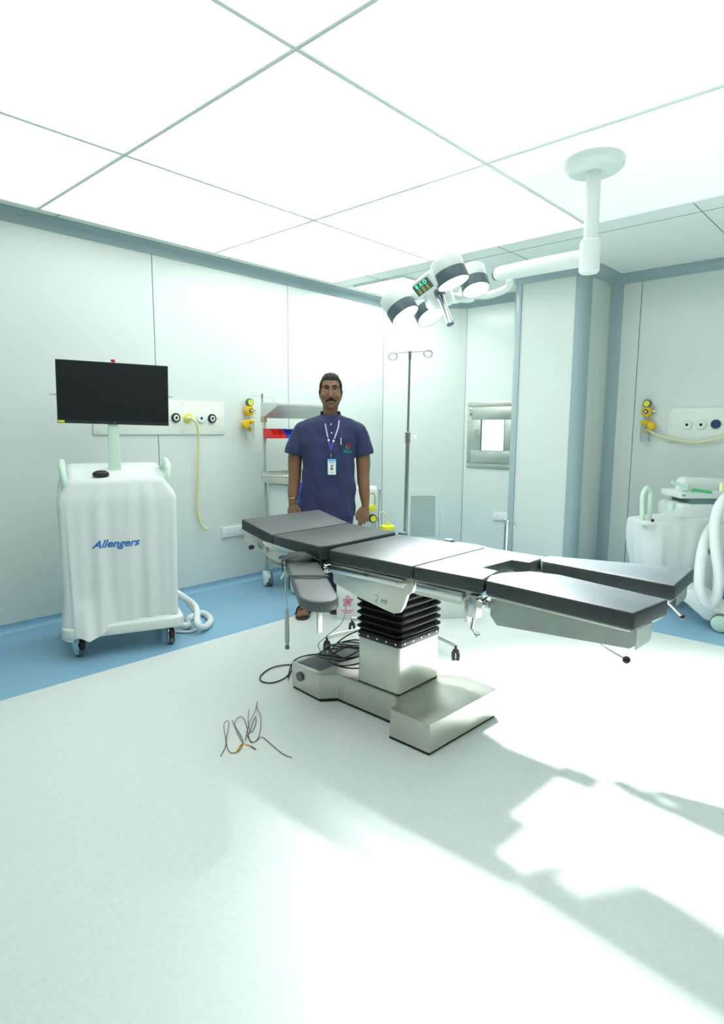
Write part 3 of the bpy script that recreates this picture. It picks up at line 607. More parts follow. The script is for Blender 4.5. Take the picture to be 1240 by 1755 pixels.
# monitor: corners measured in a plane 0.20 behind the casters
nY = Vector((e1.y, -e1.x, 0)); P0 = org - nY*0.19
mc = [TR.inv @ on_plane(*p, P0, nY) for p in ((94, 615), (287.5, 627.5), (289, 730), (98.5, 724.5))]
def bil(u, v, dy=0): 
    a = mc[0].lerp(mc[1], u); b = mc[3].lerp(mc[2], u); q = a.lerp(b, v); return Vector((q.x, q.y+dy, q.z))
def slab(bm, u0, v0, u1, v1, y0, y1):
    vs = [bm.verts.new(bil(u, v, y)) for y in (y0, y1) for u, v in ((u0, v0), (u1, v0), (u1, v1), (u0, v1))]
    for f in ((0, 1, 2, 3), (7, 6, 5, 4), (0, 4, 5, 1), (1, 5, 6, 2), (2, 6, 7, 3), (3, 7, 4, 0)): bm.faces.new([vs[i] for i in f])
bm = bmesh.new(); slab(bm, 0, 0, 1, 1, 0, 0.022); slab(bm, 0.2, 0.2, 0.8, 0.85, 0.02, 0.05); mon = TR.add('monitor', bm, M['bezel'], smooth=False)
bm = bmesh.new(); slab(bm, 0.008, 0.014, 0.992, 0.945, -0.0012, 0.004); TR.add('screen', bm, M['screen'], mon, smooth=False)
bm = bmesh.new(); slab(bm, 0.006, 0.955, 0.060, 0.99, -0.0016, 0.002); TR.add('sticker', bm, M['lemon'], mon, smooth=False, label='small yellow-green sticker')
bm = bmesh.new(); q = bil(0.5, 0.965, -0.0012)
tb = text_bm('LG', 0.009, 0.0004); tb.transform(Matrix.Translation(q) @ Matrix.Rotation(PI/2, 4, 'X')); merge(bm, tb)
q = bil(0.082, 0.975, -0.0012); tb = text_bm('-----', 0.008, 0.0004); tb.transform(Matrix.Translation(q) @ Matrix.Rotation(PI/2, 4, 'X')); bm2 = tb; bm2.free()
TR.add('logo', bm, M['greycord'], mon)
for u, v in ((-0.0, 0.545), (1.0, 0.505)):
    q = bil(u, v, 0.03); s = -1 if u < .5 else 1
    bm = bmesh.new(); tube(bm, [q-Vector((s*0.03, 0, 0)), q+Vector((s*0.012, 0, 0))], 0.006, 10); ball(bm, q+Vector((s*0.022, 0.0, 0.002)), (0.016, 0.008, 0.007)); TR.add('monitor_knob', bm, M['mint'], mon)
q = bil(0.5, 0, 0.03)
bm = bmesh.new(); cyl(bm, (q.x, q.y, q.z-0.05), (0, 0, 1), 0.006, 0.068, 12); bl = TR.add('beacon_stem', bm, M['white'])
bm = bmesh.new(); cyl(bm, (q.x, q.y, q.z+0.005), (0, 0, 1), 0.013, 0.016, 20, 0.003); TR.add('beacon', bm, M['red'], bl, label='small red warning lamp on top of the monitor')
# fat white cable from the cart, looping on the floor
hz = 0.022
bm = bmesh.new(); tube(bm, spline([(0.25, 0.38, 0.32), (0.35, 0.33, 0.24), (0.47, 0.30, 0.13), TR.inv @ on_z(338, 1070, 0.07), TR.inv @ on_z(352, 1074, 0.03), TR.inv @ on_z(361, 1062, 0.022), TR.inv @ on_z(349, 1051, 0.022), TR.inv @ on_z(334, 1054, 0.022), TR.inv @ on_z(322, 1062, 0.022), (0.40, 0.22, 0.03), (0.30, 0.26, 0.06), (0.2, 0.3, 0.10)], 8), 0.0215, 14); TR.add('cable', bm, M['hose'])
bm = bmesh.new(); tube(bm, spline([(0.24, 0.36, 0.34), (0.34, 0.36, 0.27), (0.42, 0.37, 0.15), (0.50, 0.30, 0.02), (0.42, 0.15, 0.012), (0.3, 0.2, 0.012)], 8), 0.009, 10); TR.add('cable', bm, M['hose'])

# cloth cover with hanging folds and blue lettering
CV = Thing('cloth_cover', 'white cotton cover with blue lettering draped over the monitor cart', 'cloth cover', tuple(org+Vector((0, 0, 0.19))), rz)
CVm = TR.m; CV.inv = CV.m.inverted(); TOL = CV.inv @ CVm
def per(s, a, b, cx, cy, r):
    pts = [(-a+r, -b), (a-r, -b), (a, -b+r), (a, b-r), (a-r, b), (-a+r, b), (-a, b-r), (-a, -b+r)]
    # parametric rounded rectangle by arc length
    segs = []; q = PI/2*r
    lens = [2*a-2*r, q, 2*b-2*r, q, 2*a-2*r, q, 2*b-2*r, q]; T_ = sum(lens); d = s*T_
    cen = [(a-r, -b+r, -PI/2), None, (a-r, b-r, 0), None, (-a+r, b-r, PI/2), None, (-a+r, -b+r, PI)]
    i = 0
    while d > lens[i] and i < 7: d -= lens[i]; i += 1
    if i == 0: return (cx-a+r+d, cy-b, 0, -1)
    if i == 2: return (cx+a, cy-b+r+d, 1, 0)
    if i == 4: return (cx+a-r-d, cy+b, 0, 1)
    if i == 6: return (cx-a, cy+b-r-d, -1, 0)
    c = {1: (a-r, -b+r, -PI/2), 3: (a-r, b-r, 0), 5: (-a+r, b-r, PI/2), 7: (-a+r, -b+r, PI)}[i]; t = c[2]+d/r
    return (cx+c[0]+r*math.cos(t), cy+c[1]+r*math.sin(t), math.cos(t), math.sin(t))
def ztop(y): return 1.028+0.19*(y-0.0)
def cover(s, v):
    """v 0 top rim, 1 hem"""
    sh = math.sin(min(1, v/0.14)*PI/2)
    a = 0.262+0.062*sh - 0.018*max(0, v-0.2); b = 0.205+0.03*sh+0.01*v
    x, y, nx, ny = per(s, a, b, 0.0, 0.215, 0.04)
    hem = 0.175+0.022*math.sin(s*31)+0.012*math.sin(s*67+1)
    fl = max(0, 1-abs(x+0.20)/0.16) if y < 0.05 else 0
    hem -= 0.075*fl
    zt = ztop(y); z = zt-0.012*(1-math.cos(min(1, v/0.05)*PI/2))-(zt-hem-0.012)*v
    A = (0.0025+0.0055*v)*min(1, v/0.08)
    f = A*(math.sin(s*96+1.2*math.sin(v*2))+0.7*math.sin(s*153+2+v*1.5)+0.5*math.sin(s*41+v*2))
    f += 0.02*v*v*(math.sin(s*19+0.5)) + (0.085*max(0, v-0.75)/0.25*fl)
    return Vector((x+nx*f, y+ny*f, z))
bm = bmesh.new(); V = grid_surface(bm, cover, 300, 44, True)
ring = [V[i][0] for i in range(300)]
prev = ring
for k in range(1, 7):
    sc = 1-k/7; nr = []
    for i in range(300):
        p = ring[i].co; x = p.x*sc; y = 0.215+(p.y-0.215)*sc; z = ztop(y)+0.006*(1-sc)+0.02*max(0, 1-math.hypot(x/0.09, (y-0.25)/0.06))
        nr.append(bm.verts.new((x, y, z)))
    for i in range(300): bm.faces.new((prev[i], prev[(i+1) % 300], nr[(i+1) % 300], nr[i]))
    prev = nr
bm.faces.new(prev)
bm.transform(TOL)
clo = CV.add('fabric', bm, M['cloth'], angle=80)
# lettering follows the cloth
CX_ = [(cover(i/220*0.45, 0.40).x, i/220*0.45) for i in range(220)]
def front_y(x, z):
    s = min(CX_, key=lambda q: abs(q[0]-x))[1]; lo, hi = 0.05, 0.95
    for _ in range(12):
        v = (lo+hi)/2
        if cover(s, v).z > z: lo = v
        else: hi = v
    return cover(s, v).y
tb = text_bm('Allengers', 0.068, 0.0004, 0.40, 0.0016)
bmesh.ops.subdivide_edges(tb, edges=[e for e in tb.edges if e.calc_length() > 0.01], cuts=2)
for v_ in tb.verts:
    x = -0.030+v_.co.x*0.98; z = 0.660+v_.co.y*0.92; v_.co = Vector((x, front_y(x, z)-0.0022+v_.co.z*0.3, z))
tb.transform(TOL); CV.add('lettering', tb, M['bluetext'], clo, smooth=False, label='blue slanted lettering')
# mouse
mp = on_plane(172, 806, TR.m @ Vector((0, 0.10, 0)), nY)
ml = TR.inv @ mp; yy = 0.075; mw = TR.m @ Vector((ml.x, yy, ztop(yy)+0.006))
MS = Thing('computer_mouse', 'small black computer mouse on top of the cloth cover', 'computer mouse', tuple(mw), rz+0.2)
bm = bmesh.new(); ball(bm, (0, 0, 0.012), (0.048, 0.030, 0.024), 24)
for v_ in bm.verts: v_.co.z = max(v_.co.z, 0.0)+0.2*v_.co.y*0
MS.add('shell', bm, M['blackplastic'])
bm = bmesh.new(); cyl(bm, (0.022, -0.003, 0.028), (0, 1, 0), 0.007, 0.006, 16, 0.001); MS.add('scroll_wheel', bm, M['wheelgrey'])
# ================================================================ GAS PANELS, REGULATORS, SOCKETS
def frame_on(o, n):
    """matrix with local x = right seen from the room, y = up, z = out of the wall"""
    n = Vector(n).normalized(); z = Vector((0, 0, 1)); x = z.cross(n).normalized()
    return Matrix.Translation(Vector(o)) @ Matrix((x, z, n)).transposed().to_4x4()
class WThing(Thing):
    def __init__(s, name, label, cat, o, n, group=None):
        Thing.__init__(s, name, label, cat, o, 0, group); s.W = frame_on((0, 0, 0), n)
    def put(s, name, bm, m, parent=None, label=None, smooth=True):
        bm.transform(s.W); return s.add(name, bm, m, parent, label=label, smooth=smooth)
NL, NRt, NCh, NHa = (0, -1, 0), (-1, 0, 0), (-0.707, -0.707, 0), (-1, 0, 0)
def gas_panel(label, o, n, w_, h_, outs, screws):
    G = WThing('gas_outlet_panel', label, 'gas outlet panel', o, n)
    bm = bmesh.new(); box2(bm, (-w_/2, -h_/2, 0), (w_/2, h_/2, 0.012), 0.002); pl = G.put('plate', bm, M['cream'])
    bm = bmesh.new()
    for x, y in screws: cyl(bm, (x, y, 0.011), (0, 0, 1), 0.005, 0.003, 10)
    G.put('screws', bm, M['greycord'], pl)
    for x, y, c, lb in outs:
        bm = bmesh.new(); lathe(bm, [(0.036, 0.010), (0.036, 0.026), (0.033, 0.030), (0.024, 0.030), (0.023, 0.022)], (x, y, 0), (0, 0, 1), 32); ou = G.put('outlet', bm, M[c], None, lb)
        bm = bmesh.new(); lathe(bm, [(0.0235, 0.02), (0.0235, 0.028), (0.012, 0.030), (0.012, 0.02)], (x, y, 0), (0, 0, 1), 32); G.put('outlet_ring', bm, M['white'] if c != 'navyout' else M['navyout'], ou)
        bm = bmesh.new(); cyl(bm, (x, y, 0.018), (0, 0, 1), 0.0125, 0.009, 24); G.put('outlet_socket', bm, M['dark'] if c != 'navyout' else M['navyout'], ou)
    return G
px0, px1 = 1.90, 2.985; zc_ = 1.41; cxp = (px0+px1)/2
gas_panel('cream medical gas plate on the left wall beside the monitor', (cxp, YL, zc_), NL, px1-px0, 0.255,
          [(2.537-cxp, 0, 'blackplastic', 'black outlet nearest the monitor'), (2.644-cxp, 0, 'lemon', 'yellow outlet with a hose in it'), (2.759-cxp, 0, 'white', 'white outlet'), (2.863-cxp, 0, 'blackplastic', 'black outlet at the end of the plate')],
          [(x-cxp, y) for x in (1.93, 2.6, 2.96) for y in (-0.11, 0.11)]+[(2.96-cxp, 0), (2.92-cxp, 0)])
yr = lambda px, py: on_x(px, py, XR)
a0 = yr(1148, 699); o1_, o2_, o3_ = yr(1178, 728), yr(1202, 728), yr(1227, 727); yc_ = a0.y-0.40; zc2 = (yr(1148, 699).z+yr(1148, 757).z)/2
gas_panel('cream medical gas plate on the right wall above the x-ray unit', (XR, yc_, zc2), NRt, 0.80, 0.275,
          [(yc_-o.y, o.z-zc2, c, lb) for o, c, lb in ((o1_, 'white', 'white outlet nearest the corner'), (o2_, 'white', 'second white outlet'), (o3_, 'navyout', 'dark navy outlet'))],
          [(x, y) for x in (-0.385, 0.0, 0.385) for y in (-0.12, 0.12)]+[(-0.385, 0), (-0.33, 0)])
def hose(name, label, P, r, m, cat='hose'):
    bm = bmesh.new(); tube(bm, spline(P, 8), r, 10); return tag(mesh_obj(name, bm, M[m]), label, cat)
yl = lambda px, py, d=0.0: on_y(px, py, YL-d)
HS = Thing('suction_hose', 'pale yellow hose hanging from the yellow outlet on the left wall', 'hose', tuple(yl(322, 717)))
bm = bmesh.new(); tube(bm, spline([yl(322, 717, 0.03), yl(330, 718, 0.10), yl(338, 730, 0.10), yl(340, 760, 0.06), yl(340, 820, 0.04), yl(339, 870, 0.03), yl(342, 892, 0.03), yl(350, 905, 0.04), yl(358, 906, 0.06)], 8), 0.0105, 10); HS.add('tube', bm, M['paleyellow'], world=True)
bm = bmesh.new(); cyl(bm, tuple(yl(322, 717, 0.022)), (0.3, -1, 0), 0.013, 0.05, 16, 0.003); HS.add('plug', bm, M['lemon'], world=True)
bm = bmesh.new(); cyl(bm, tuple(yl(322, 717, 0.065)), (0.3, -1, 0), 0.008, 0.02, 12, 0.002); HS.add('plug_tip', bm, M['white'], world=True)
hose('suction_hose', 'pale yellow hose sagging across the right wall below the gas plate', [yr(1112, 735)+Vector((-0.06, 0, 0)), yr(1125, 744)+Vector((-0.05, 0, 0)), yr(1150, 752)+Vector((-0.05, 0, 0)), yr(1190, 758)+Vector((-0.05, 0, 0)), yr(1220, 754)+Vector((-0.05, 0, 0)), yr(1262, 743)+Vector((-0.05, 0, 0))], 0.0085, 'paleyellow')
def regulator(label, o, n, s=1.0, flip=1):
    G = WThing('suction_regulator', label, 'suction regulator', o, n, 'yellow wall suction regulators')
    bm = bmesh.new(); lathe(bm, [(0.001, 0.03), (0.030, 0.03), (0.034, 0.034), (0.034, 0.058), (0.030, 0.064), (0.027, 0.062)], (0, 0.118, 0), (0, 0, 1), 28); g = G.put('gauge', bm, M['lampgrey'])
    bm = bmesh.new(); cyl(bm, (0, 0.118, 0.061), (0, 0, 1), 0.025, 0.0035, 24); G.put('dial', bm, M['lemon'], g)
    bm = bmesh.new(); box2(bm, (-0.0015, 0.118, 0.064), (0.0015, 0.136, 0.0655)); G.put('needle', bm, M['dark'], g, smooth=False)
    bm = bmesh.new(); cyl(bm, (0, 0.05, 0), (0, 0, 1), 0.028, 0.03, 24, 0.003); lathe(bm, [(0.001, 0.02), (0.040, 0.02), (0.044, 0.025), (0.044, 0.052), (0.038, 0.062), (0.001, 0.064)], (0, 0.05, 0), (0, 0, 1), 32)
    for k in range(6):
        a = k*PI/3; ball(bm, (0.041*math.cos(a), 0.05+0.041*math.sin(a), 0.038), 0.009, 10)
    G.put('control_knob', bm, M['yellow'])
    bm = bmesh.new(); cyl(bm, (0, 0.05, 0.06), (0, 0, 1), 0.019, 0.014, 20, 0.003); kb = G.put('knob_cap', bm, M['lampgrey'])
    bm = bmesh.new(); cyl(bm, (0.0, 0.05, 0.073), (0, 0, 1), 0.008, 0.003, 14); G.put('knob_dot', bm, M['white'], kb)
    bm = bmesh.new(); cyl(bm, (0.03, 0.055, 0.035), (1, 0, 0), 0.009, 0.045, 12, 0.002); cyl(bm, (0.0, 0.09, 0.04), (0, -1, 0), 0.009, 0.15, 12); G.put('pipe_fitting', bm, M['chrome'])
    bm = bmesh.new(); lathe(bm, [(0.001, 0.0), (0.036, 0.0), (0.042, 0.006), (0.042, 0.022), (0.034, 0.030), (0.001, 0.032)], (0.0, -0.056, 0.045), (0, 1, 0), 28)
    tube(bm, [(0, -0.05, 0.05), (flip*0.045, -0.062, 0.055)], 0.014, 12); G.put('jar_lid', bm, M['yellow'])
    bm = bmesh.new(); lathe(bm, [(0.001, 0), (0.026, 0), (0.033, 0.006), (0.034, 0.034), (0.028, 0.042), (0.001, 0.044)], (flip*0.052, -0.068, 0.035), (0, 0, 1), 26); G.put('float_valve', bm, M['yellow'])
    bm = bmesh.new(); ball(bm, (0.004, -0.105, 0.045), (0.020, 0.022, 0.020), 16); G.put('float_ball', bm, M['yellow'])
    bm = bmesh.new(); lathe(bm, [(0.001, -0.20), (0.036, -0.20), (0.040, -0.195), (0.040, -0.058), (0.037, -0.058), (0.037, -0.195), (0.001, -0.197)], (0, 0, 0.045), (0, 1, 0), 28); G.put('collection_jar', bm, M['clear'])
    bm = bmesh.new()
    for k in range(6): box2(bm, (-0.012, -0.18+0.02*k, 0.0855), (0.010 if k % 2 else 0.0, -0.178+0.02*k, 0.0862))
    G.put('jar_scale', bm, M['joint'], smooth=False)
    return G
rl = yl(422, 714); regulator('yellow suction regulator with gauge and clear jar on the left wall', (rl.x, YL, rl.z), NL, flip=-1)
rr = yr(1110, 716); regulator('yellow suction regulator with gauge and clear jar on the right wall', (XR, rr.y, rr.z), NRt, flip=1)
def socket_plate(label, o, n, w_, h_, kind):
    G = WThing('power_socket', label, 'power socket', o, n)
    bm = bmesh.new(); box2(bm, (-w_/2, -h_/2, 0), (w_/2, h_/2, 0.018), 0.004); G.put('plate', bm, M['sock'])
    bm = bmesh.new()
    cs = [-w_*0.28, w_*0.22] if kind == 2 else [-w_*0.22]
    for c in cs:
        for x, y, r in ((0, 0.018, 0.0035), (-0.011, -0.006, 0.003), (0.011, -0.006, 0.003)): cyl(bm, (c+x, y, 0.0175), (0, 0, 1), r, 0.001, 10)
    G.put('socket_holes', bm, M['dark'], smooth=False)
    for c in ([0.0-w_*0.03, w_*0.42] if kind == 2 else [w_*0.1, w_*0.32]):
        bm = bmesh.new(); box2(bm, (c-0.012, -h_*0.28, 0.016), (c+0.012, h_*0.28, 0.021), 0.002); G.put('switch', bm, M['sock'])
    return G
s0_, s1_ = yl(378, 905), yl(416, 918)
socket_plate('white double power socket low on the left wall behind the head pad', ((s0_.x+s1_.x+0.06)/2, YL, 0.462), NL, 0.27, 0.088, 2)
h0_ = on_x(846, 877, XB); h1_ = on_x(874, 893, XB)
socket_plate('white power socket on the hatch wall beside the column trim', (XB, (h0_.y+h1_.y)/2, (h0_.z+h1_.z)/2), NHa, h0_.y-h1_.y, 0.085, 1)
# ---------------- return air grille on the corner wall
nC = Vector((-0.7071, -0.7071, 0)); dC = Vector((0.62, -0.62, 0)); 
ga, gb = Vector((5.215, 4.065, 0)), Vector((5.395, 3.885, 0))
# corner wall runs (4.98,4.30)->(5.60,3.68)
mid = Vector((5.305, 3.975, 0)); z0g, z1g = 0.19, 0.62
G = WThing('air_grille', 'white perforated return air grille low on the corner wall behind the stand', 'air grille', (mid.x, mid.y, (z0g+z1g)/2), nC)
fw_, fh_ = 0.37, (z1g-z0g)+0.14
bm = bmesh.new()
for a, b in (((-fw_/2, -fh_/2), (fw_/2, -fh_/2+0.05)), ((-fw_/2, fh_/2-0.07), (fw_/2, fh_/2)), ((-fw_/2, -fh_/2+0.05), (-fw_/2+0.05, fh_/2-0.07)), ((fw_/2-0.05, -fh_/2+0.05), (fw_/2, fh_/2-0.07))): box2(bm, (*a, 0), (*b, 0.010), 0.002, 1)
G.put('frame', bm, M['grille'])
bm = bmesh.new(); gx0, gx1, gy0, gy1 = -fw_/2+0.05, fw_/2-0.05, -fh_/2+0.05, fh_/2-0.07
nr, nc = 24, 13
for j in range(nr+1): 
    y = gy0+(gy1-gy0)*j/nr; box2(bm, (gx0, y-0.0042, 0.003), (gx1, y+0.0042, 0.007))
for j in range(nr):
    for i in range(nc+1):
        x = gx0+(gx1-gx0)*(i+(0.5 if j % 2 else 0))/nc
        if x <= gx1: box2(bm, (x-0.0045, gy0+(gy1-gy0)*j/nr, 0.003), (x+0.0045, gy0+(gy1-gy0)*(j+1)/nr, 0.007))
G.put('lattice', bm, M['grille'], smooth=False)
bm = bmesh.new(); box2(bm, (gx0, gy0, 0.0003), (gx1, gy1, 0.001)); G.put('opening', bm, M['grillehole'], smooth=False)
# ---------------- stainless pass box in the hatch wall
hy0, hy1, hz0, hz1 = 3.619, 3.02, 0.935, 1.622
hc = ((hy0+hy1)/2, (hz0+hz1)/2); W_, H_ = hy0-hy1, hz1-hz0
G = WThing('pass_box', 'stainless steel pass-through hatch with a small bright window beside the column', 'pass-through hatch', (XB, hc[0], hc[1]), NHa)
bm = bmesh.new(); f = 0.05
for a, b in (((-W_/2, -H_/2), (W_/2, -H_/2+f)), ((-W_/2, H_/2-f), (W_/2, H_/2)), ((-W_/2, -H_/2+f), (-W_/2+f, H_/2-f)), ((W_/2-f, -H_/2+f), (W_/2, H_/2-f))): box2(bm, (*a, 0), (*b, 0.016), 0.003)
G.put('frame', bm, M['hatchsteel'])
wx0, wx1, wy0, wy1 = -W_/2+0.175, W_/2-0.155, -H_/2+0.185, H_/2-0.185
bm = bmesh.new(); a0_, b0_ = -W_/2+f+0.004, -H_/2+f+0.004
for a, b in (((a0_, b0_), (-a0_, wy0)), ((a0_, wy1), (-a0_, -b0_)), ((a0_, wy0), (wx0, wy1)), ((wx1, wy0), (-a0_, wy1))): box2(bm, (*a, 0.002), (*b, 0.026), 0.002)
dr = G.put('door', bm, M['hatchsteel'])
bm = bmesh.new(); box2(bm, (wx0, wy0, 0.010), (wx1, wy1, 0.014)); G.put('window', bm, M['window'], dr, smooth=False)
bm = bmesh.new(); box2(bm, (wx0-0.01, wy0-0.01, 0.0005), (wx1+0.01, wy1+0.01, 0.002)); G.put('window_glow', bm, M['hatchglow'], smooth=False, label='glowing sheet for the bright inside of the hatch')
bm = bmesh.new()
for q in (((wx0-0.006, wy0-0.006), (wx1+0.006, wy0)), ((wx0-0.006, wy1), (wx1+0.006, wy1+0.006)), ((wx0-0.006, wy0), (wx0, wy1)), ((wx1, wy0), (wx1+0.006, wy1))): box2(bm, (*q[0], 0.012), (*q[1], 0.028))
G.put('gasket', bm, M['joint'], dr, smooth=False)
bm = bmesh.new(); hx = -W_/2+0.115; tube(bm, spline([(hx, 0.06, 0.024), (hx, 0.065, 0.05), (hx, 0.03, 0.055), (hx, -0.01, 0.055), (hx, -0.045, 0.05), (hx, -0.04, 0.024)], 6), 0.008, 10); G.put('handle', bm, M['chrome'], dr)
bm = bmesh.new(); box2(bm, (-W_/2+0.03, H_/2-0.15, 0.014), (-W_/2+0.062, H_/2-0.06, 0.034), 0.003); G.put('latch', bm, M['chrome'])
bm = bmesh.new()
for y in (-0.125, -0.085): cyl(bm, (-W_/2+0.046, H_/2+y, 0.033), (0, 0, 1), 0.008, 0.003, 12)
G.put('latch_screws', bm, M['dark'])

# ================================================================ IV STAND
IV = on_z(690, 1092, 0)
d_ = math.hypot(IV.x, IV.y)
def ivp(x, y): return on_d(x, y, IV.dot(FH))
I = Thing('iv_stand', 'chrome intravenous drip stand with two ring hooks behind the operating table', 'drip stand', (IV.x, IV.y, 0))
bt = on_d(692, 1000, IV.dot(FH)); tp = ivp(702, 603); px_ = ivp(699.5, 745)
base_xy = (IV.x, IV.y)
lean = Vector((tp.x-IV.x, tp.y-IV.y, 0)); P_ = lambda z: Vector((IV.x, IV.y, 0))+lean*(z/tp.z)+Vector((0, 0, z))
zj = ivp(699.5, 743).z
bm = bmesh.new(); tube(bm, [P_(0.11), P_(zj)], 0.0125, 16); I.add('outer_tube', bm, M['ivsteel'], world=True)
bm = bmesh.new(); tube(bm, [P_(zj-0.02), P_(tp.z)], 0.0072, 14); I.add('inner_tube', bm, M['ivsteel'], world=True)
bm = bmesh.new(); cyl(bm, tuple(P_(zj-0.06)), (0, 0, 1), 0.0165, 0.07, 18, 0.003); kn = I.add('clamp', bm, M['ivsteel'], world=True)
c_ = P_(zj-0.03); bm = bmesh.new(); tube(bm, [c_, c_+RH*0.035], 0.005, 8); lathe(bm, [(0.004, 0), (0.018, 0.003), (0.021, 0.012), (0.018, 0.020), (0.004, 0.022)], c_+RH*0.032, RH, 18); I.add('clamp_knob', bm, M['white'], kn, world=True)
bm = bmesh.new(); tpz = P_(tp.z)
tube(bm, [ivp(669, 606), tpz, ivp(737, 602)], 0.0035, 8)
for (x, y) in ((673, 611), (733, 606)):
    cq = ivp(x, y); tube(bm, [cq+RH*(0.026*math.cos(a))+Vector((0, 0, 0.022*math.sin(a))) for a in [2*PI*k/22 for k in range(23)]], 0.0032, 8)
cyl(bm, tuple(tpz-Vector((0, 0, 0.045))), (0, 0, 1), 0.010, 0.05, 14, 0.002); I.add('hook_bar', bm, M['ivsteel'], world=True)
bm = bmesh.new(); cyl(bm, (IV.x, IV.y, 0.085), (0, 0, 1), 0.03, 0.05, 20, 0.006); I.add('base_hub', bm, M['ivsteel'], world=True)
fe = [(on_z(780, 1130, 0.0)), (on_z(560, 1115, 0)), (on_z(603, 1082, 0)), (on_z(735, 1086, 0))]
for q in fe:
    dd = Vector((q.x-IV.x, q.y-IV.y, 0)); 
    bm = bmesh.new(); tube(bm, [Vector((IV.x, IV.y, 0.10)), Vector((IV.x, IV.y, 0.10))+dd*0.5, Vector((q.x, q.y, 0.085))], 0.014, 10, 0.7); lg = I.add('leg', bm, M['steel'], world=True)
    bm = bmesh.new(); cyl(bm, (q.x, q.y, 0.05), (0, 0, 1), 0.008, 0.035, 12); box(bm, (q.x, q.y, 0.052), (0.03, 0.03, 0.02), 0.006); cs = I.add('caster', bm, M['blackplastic'], lg, world=True)
    for s in (-1, 1):
        bm = bmesh.new(); lathe(bm, [(0.003, -0.008), (0.022, -0.008), (0.026, -0.003), (0.026, 0.004), (0.02, 0.009), (0.003, 0.010)], (q.x, q.y, 0.026)+Vector(()) if False else Vector((q.x, q.y, 0.026))+RH*(s*0.013), RH*s, 22); I.add('wheel', bm, M['blackplastic'], cs, world=True)

# ---------------- second stand: bare stainless pole beside the column
q = on_z(864, 985, 0); q = Vector((4.72, 2.62, 0)); sc = 4.72*FH.x+2.62*FH.y
def sp(x, y): return on_d(x, y, sc)
S = Thing('floor_stand', 'short stainless floor stand between the hatch wall and the column', 'stand', (sp(866, 960).x, sp(866, 960).y, 0))
b0 = Vector((sp(866, 960).x, sp(866, 960).y, 0)); tz = sp(866, 893).z
bm = bmesh.new(); cyl(bm, (b0.x, b0.y, 0.05), (0, 0, 1), 0.024, tz-0.05, 20); S.add('pole', bm, M['chrome'], world=True)
bm = bmesh.new(); cyl(bm, (b0.x, b0.y, tz-0.012), (0, 0, 1), 0.033, 0.03, 20, 0.004); tube(bm, [Vector((b0.x, b0.y, tz))-RH*0.02, Vector((b0.x, b0.y, tz-0.01))+RH*0.06, Vector((b0.x, b0.y, tz-0.06))+RH*0.09], 0.006, 8); S.add('top_clamp', bm, M['chrome'], world=True)
for k in range(5):
    a = k*2*PI/5; e = Vector((0.20*math.cos(a), 0.20*math.sin(a), 0)); bm = bmesh.new(); tube(bm, [b0+Vector((0, 0, 0.07)), b0+e+Vector((0, 0, 0.045))], 0.012, 10); lg = S.add('leg', bm, M['chrome'], world=True)
    bm = bmesh.new(); lathe(bm, [(0.003, -0.009), (0.024, -0.009), (0.024, 0.009), (0.003, 0.009)], b0+e+Vector((0, 0, 0.024)), (-math.sin(a), math.cos(a), 0), 18); S.add('wheel', bm, M['blackplastic'], lg, world=True)

# ================================================================ WHITE CARTON behind the table, pink print
bx = on_z(577, 1063, 0); bx2 = on_z(815, 1059, 0)
fx = (bx2-bx).normalized(); rb = math.atan2(fx.y, fx.x); Lx = (bx2-bx).length
K = Thing('carton', 'long white carton with pink print on the floor behind the table column', 'box', (bx.x, bx.y, 0), rb)
bm = bmesh.new(); box2(bm, (0, 0, 0), (Lx, 0.10, 0.30), 0.004); K.add('body', bm, M['card'])
bm = bmesh.new(); box2(bm, (-0.002, -0.003, 0.27), (Lx+0.002, 0.049, 0.302), 0.001); box2(bm, (-0.002, 0.051, 0.27), (Lx+0.002, 0.103, 0.302), 0.001); K.add('lid_flap', bm, M['card'])
bm = bmesh.new()
for a, r in ((0.4, 0.022), (1.6, 0.024), (2.7, 0.02), (4.0, 0.024), (5.2, 0.022)):
    tube(bm, spline([(0.075, -0.0015, 0.135), (0.075+r*math.cos(a-.4), -0.0015, 0.135+r*math.sin(a-.4)), (0.075+1.7*r*math.cos(a), -0.0015, 0.135+1.7*r*math.sin(a)), (0.075+r*math.cos(a+.4), -0.0015, 0.135+r*math.sin(a+.4)), (0.075, -0.0015, 0.135)], 5), 0.0035, 6)
box2(bm, (0.03, -0.001, 0.065), (0.115, 0.0, 0.072)); box2(bm, (0.045, -0.001, 0.05), (0.10, 0.0, 0.056)); K.add('print', bm, M['pink'], label='pink flower-like print')

